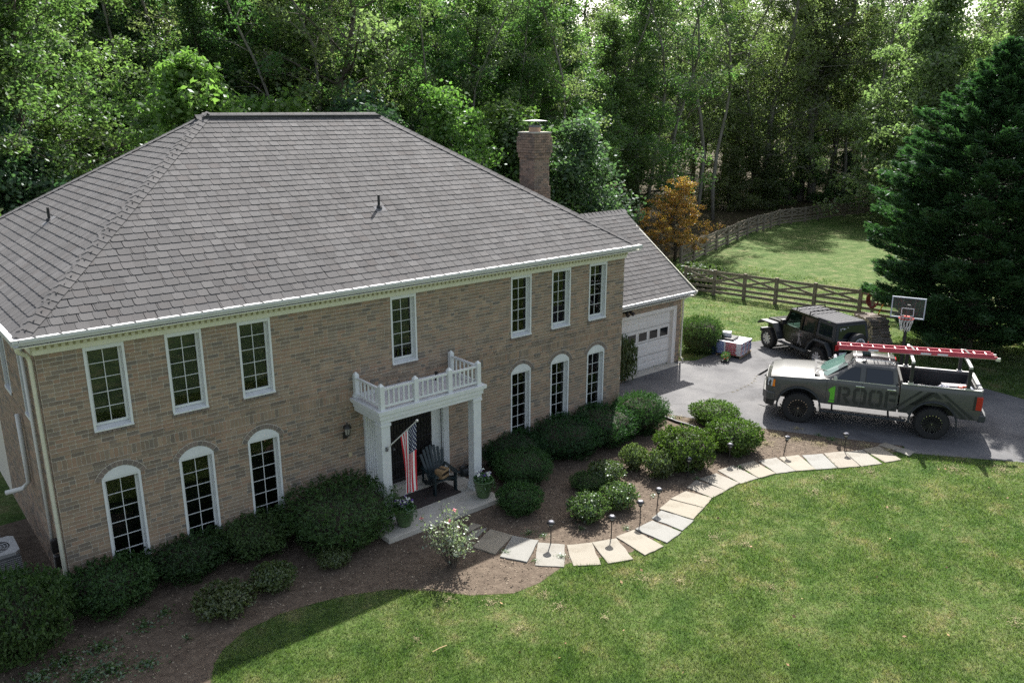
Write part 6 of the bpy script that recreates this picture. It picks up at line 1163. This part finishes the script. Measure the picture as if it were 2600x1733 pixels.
def tmesh(i, kind, bark):
    S_ = SRC2 if kind == 'olive' else SRC; i = i % len(S_)
    if kind == 'olive': bark = 'bark_pale'
    if (i, kind) not in TM: me = S_[i][1].copy(); me.name = 'crown'; me.materials.append(MATS[KIND[kind]]); TM[(i,kind)] = me
    if ('t', i, bark, kind == 'olive') not in TM: me = S_[i][0].copy(); me.name = 'trunk'; me.materials.append(MATS[bark]); TM[('t',i,bark,kind == 'olive')] = me
    return TM[('t',i,bark,kind == 'olive')], TM[(i,kind)]
KW = {'mid': 'mid-green', 'dark': 'dark green', 'olive': 'olive-yellow', 'bright': 'bright green'}
_tc = [0]
def tree(px, dist, hs, kind, where, bark='bark', ws=1.0):
    d = ray(px*D_, 240*D_)[:2]; d = d/np.linalg.norm(d); p = CAM[:2]+d*dist/ (d@(fw[:2]/np.linalg.norm(fw[:2])))*1.0; i = _tc[0] % 6; _tc[0] += 1; t_, c_ = tmesh(i, kind, bark)
    o = thing('woodland_tree', f'{KW[kind]} woodland tree {where}', 'tree', (p[0],p[1],Z0-.1), rng.uniform(0,6.28), 'trees of the woods behind the house'); a = link('trunk', t_, None, o); b = link('crown', c_, None, o); s = hs/21; sw = s*ws; a.scale = (sw,sw,s); b.scale = (sw,sw,s); return o
rr = random.Random(3)
def nth(k): return f"{k}{'th' if 10 < k % 100 < 20 else {1:'st',2:'nd',3:'rd'}.get(k % 10,'th')}"
ROW = ['front row','second row','third row','rearmost row']
# front row, read off the photograph: (x in the picture, distance, height, kind)
FR = [(-60,30,17,'mid'),(60,31,17,'mid'),(130,40,19,'mid'),(215,47,20,'dark'),(300,48,21,'dark'),(380,50,20,'mid'),(470,44,15,'mid'),(560,47,20,'mid'),(650,50,20,'mid'),(740,48,21,'mid'),(830,50,20,'bright'),(920,52,18,'mid'),(1000,46,17,'mid'),(1085,50,19,'mid'),(1160,55,17,'bright'),(1230,52,18,'mid'),(1310,56,17,'mid'),(1395,60,15.5,'mid'),(1470,64,22,'mid'),(1545,76,24,'olive'),(1625,84,24,'olive'),(1700,84,26,'olive'),(1780,80,26,'olive'),(1850,86,27,'olive'),(1920,88,26,'olive'),(1990,94,28,'olive'),(2070,92,28,'olive'),(2150,88,27,'olive'),(2240,84,27,'olive'),(2330,80,26,'olive'),(2430,76,26,'olive')]
for j, (x, dd, h, k) in enumerate(FR): tree(x, dd, h, k, f'in the {ROW[0]} of the woods, {nth(j+1)} from the left', 'bark_pale' if x > 1450 else 'bark', 1.15 if x < 1500 else 1.0)
for row, (d0_, n) in enumerate(((14,27),(30,24),(52,20)), 1):
    for i in range(n):
        x = -120+(2600*(i+rr.uniform(.15,.85))/n)
        base = np.interp(x, [-60,200,900,1400,1850,2050,2400], [34,47,50,64,88,94,80]); k = rr.choice(['mid','dark','mid','bright'] if x < 1300 else ['olive','olive','mid','olive']); tree(x, base+d0_+rr.uniform(-3,3), rr.uniform(19,24) if not 1380 < x < 1450 else rr.uniform(14.5,17), k, f'in the {ROW[row]} of the woods, {nth(i+1)} from the left', 'bark', 1.1)
# understorey: young trees and bushes filling the foot of the woods
US = [tree_parts(300+i, 7, 2.6, .05, 20, 150, .08, .05, .06, .3, .0, 1.6, .8) for i in range(3)]
for i in range(58):
    x = -100+2560*(i+rr.uniform(0,1))/58
    if 1370 < x < 1660 or (1760 < x < 2000 and i % 2): continue
    base = np.interp(x, [-60,200,900,1400,1500,1620,1850,2050,2400], [27,37,38,46,64,76,84,88,74]); kind = rr.choice(['mid','dark','bright'] if x < 1400 else ['dark','olive','mid']); t_, c_ = US[i % 3]
    key = ('u', i % 3, kind)
    if key not in TM: me = c_.copy(); me.name = 'crown'; me.materials.append(MATS[KIND[kind]]); TM[key] = me
    if ('ut', i % 3) not in TM: t_.materials.append(MATS['bark']); TM[('ut',i%3)] = t_
    d = ray(x*D_, 240*D_)[:2]; d /= np.linalg.norm(d); p = CAM[:2]+d*(base+rr.uniform(-2,3))/(d@(fw[:2]/np.linalg.norm(fw[:2]))); o = thing('young_tree', f'{KW[kind]} young tree of the undergrowth, {nth(i+1)} from the left', 'young tree', (p[0],p[1],Z0-.05), rr.uniform(0,6.28), 'undergrowth at the foot of the woods'); s = rr.uniform(.75,1.35)*(1.0 if x < 1450 else .8); a = link('trunk', t_, None, o); b = link('crown', TM[key], None, o); a.scale = b.scale = (s*1.15,s*1.15,s)
# bright broad-leaved tree close behind the left roof slope
def solo(name, label, cat, px, dist, parts, lm, bark, sc=1.0):
    d = ray(px*D_, 240*D_)[:2]; d /= np.linalg.norm(d); p = CAM[:2]+d*dist/(d@(fw[:2]/np.linalg.norm(fw[:2]))); o = thing(name, label, cat, (p[0],p[1],Z0)); a = link('trunk', parts[0], bark, o); b = link('crown', parts[1], lm, o); a.scale = b.scale = (sc,)*3; return o
solo('broadleaf_tree', 'bright green large-leaved tree close behind the left roof slope', 'tree', 470, 33, tree_parts(41, 11.0, 4.2, .2, 30, 130, .115, .07, .18, .4, .05, 1.2, .8), 'leaf_bright', 'bark')
solo('broadleaf_tree', 'bright green tree directly behind the right hip of the roof', 'tree', 1030, 39, tree_parts(42, 9.8, 3.4, .15, 26, 130, .095, .058, .14, .4, .05, 1.2, .8), 'leaf_bright', 'bark')
solo('broadleaf_tree', 'tall bare-limbed tree with dark forked trunk behind the roof ridge', 'tree', 750, 42, tree_parts(43, 19, 5.0, .55, 20, 45, .12, .07, .30, 1.6, .0, .8, .9), 'leaf_olive', 'bark')
solo('broadleaf_tree', 'yellow-green broad tree with glossy leaves left of the big conifer top', 'tree', 2150, 68, tree_parts(44, 18.5, 8.0, .10, 46, 130, .13, .085, .26, .6, .08, 1.1, 1.1), 'leaf_olive', 'bark_pale')
solo('broadleaf_tree', 'yellow-green broad tree with glossy leaves behind the big conifer, at the frame edge', 'tree', 2330, 64, tree_parts(45, 19.0, 7.5, .10, 46, 130, .13, .085, .26, .6, .08, 1.1, 1.1), 'leaf_olive', 'bark_pale')
for q, (px, dd, nm) in enumerate(((1830,84,'left'),(1858,85,'middle'),(1885,84,'right'))): solo('broadleaf_tree', f'pale-trunked tree, {nm} stem of the three standing beyond the far fence', 'tree', px, dd, tree_parts(50+q, 25, 4.2, .42, 22, 70, .15, .09, .42, 2.2, .05, .9, 1.1), 'leaf_olive', 'bark_pale')
# slender bare-stemmed trees whose pale trunks show against the foliage
SL = [tree_parts(70+i, 20, 2.6, .45, 16, 80, .085, .05, .13, 1.5, .0, .9, .8) for i in range(4)]
for q, (px, dd, hh) in enumerate(((95,36,17),(255,45,20),(330,46,21),(600,43,19),(690,42,20),(800,44,19),(880,45,18),(970,44,16),(1120,46,17),(1205,48,17),(1270,50,18),(1435,62,20),(1500,62,22),(1560,66,22),(1615,68,24),(1655,70,24),(1740,80,25),(1960,86,25),(2040,80,24))):
    t_, c_ = SL[q % 4]
    if not t_.materials: t_.materials.append(MATS['bark_pale']); c_.materials.append(MATS['leaf_mid' if q % 2 else 'leaf_olive'])
    d = ray(px*D_, 240*D_)[:2]; d /= np.linalg.norm(d); p = CAM[:2]+d*dd/(d@(fw[:2]/np.linalg.norm(fw[:2]))); o = thing('slender_tree', f'slender tree with bare pale trunk at the wood edge, {nth(q+1)} from the left', 'tree', (p[0],p[1],Z0-.1), rr.uniform(0,6.28), 'slender trees at the wood edge')
    for nm, me in (('trunk',t_),('crown',c_)): link(nm, me, None, o).scale = (hh/20,hh/20,hh/20)
# orange-leaved small tree
og = G(*ZC(265,735,*c4)); op = tree_parts(61, 5.6, 2.5, .22, 26, 66, .065, .035, .10, .4, -.05, 2.2, .42, .5); o = thing('ornamental_tree', 'small tree with orange and rust autumn leaves behind the garage', 'tree', (og[0],og[1],Z0)); link('trunk', op[0], 'bark', o); link('crown', op[1], 'leaf_orange', o); s_ = (VT(1575*D_,418*D_,og)[2]-Z0)/5.6; [setattr(c, 'scale', (s_,s_,s_)) for c in o.children]
# big dark conifer
def conifer(H, R0_, seed):
    global rng
    keep = rng; rng = np.random.default_rng(seed); tr = MB(); tr.tube([(0,0,0),(.05,0,H*.5),(0,0,H*.97)], [.26,.16,.02], 9); PP = []; NN = []
    nb_ = 400
    for i in range(nb_):
        f = (i+.5)/nb_; z = .25+(H-.4)*f; rad = min(R0_, (H-z)*.71)*(.92+.16*rng.uniform(-1,1))*(1 if f > .05 else .8)+.10; az = i*2.39996+rng.uniform(-.3,.3); d = np.array([math.cos(az),math.sin(az),0]); sd = np.array([-d[1],d[0],0]); up0 = rng.uniform(.05,.4)
        tip_ = np.array([0,0,z])+d*rad+np.array([0,0,rad*up0]); tr.tube([(0,0,z),tuple(np.array([0,0,z])+d*rad*.5+np.array([0,0,rad*up0*.3])),tuple(tip_)], [.035,.02,.006], 4, cap=False)
        n = int(50+300*rad*.70); t = rng.uniform(.25,1.05,n)**.7; wdt = .42*rad*(1.08-t)*.9+.10; lat = rng.normal(size=n)*wdt*.55; p = np.array([0,0,z])+d*(rad*t)[:,None]+sd*lat[:,None]+np.array([0,0,1])*(rad*up0*t**1.6+rng.normal(size=n)*.07-.10*np.abs(lat))[:,None]; PP.append(p); nr = d*.9+sd*np.sign(lat)[:,None]*.5+np.array([0,0,.35]); NN.append(nr)
    P = np.concatenate(PP); D3 = np.concatenate(NN); n = len(P); D3 = D3+rng.normal(size=(n,3))*.35; D3 /= np.linalg.norm(D3,axis=1)[:,None]; b = np.cross(D3, sdir(n)); b /= np.linalg.norm(b,axis=1)[:,None]; Ls = rng.uniform(.07,.15,n)[:,None]
    V = np.stack([P-D3*Ls, P-b*.024, P+D3*Ls, P+b*.024],1).reshape(-1,3); rng = keep
    return tr.mesh('trunk'), np_mesh('crown', V, np.arange(4*n).reshape(-1,4))
cg = np.array([31.5,-3.55]); o = thing('conifer', 'big dark green conifer behind the truck and basketball hoop', 'conifer', (cg[0],cg[1],Z0)); a, b = conifer(11.7, 3.75, 5); link('trunk', a, 'bark', o); link('crown', b, 'needle', o)
o = thing('conifer', 'second dark conifer at the right edge, merging with the big one', 'conifer', (35.5,-10.0,Z0)); a, b = conifer(8.2, 3.6, 6); link('trunk', a, 'bark', o); link('crown', b, 'needle', o)
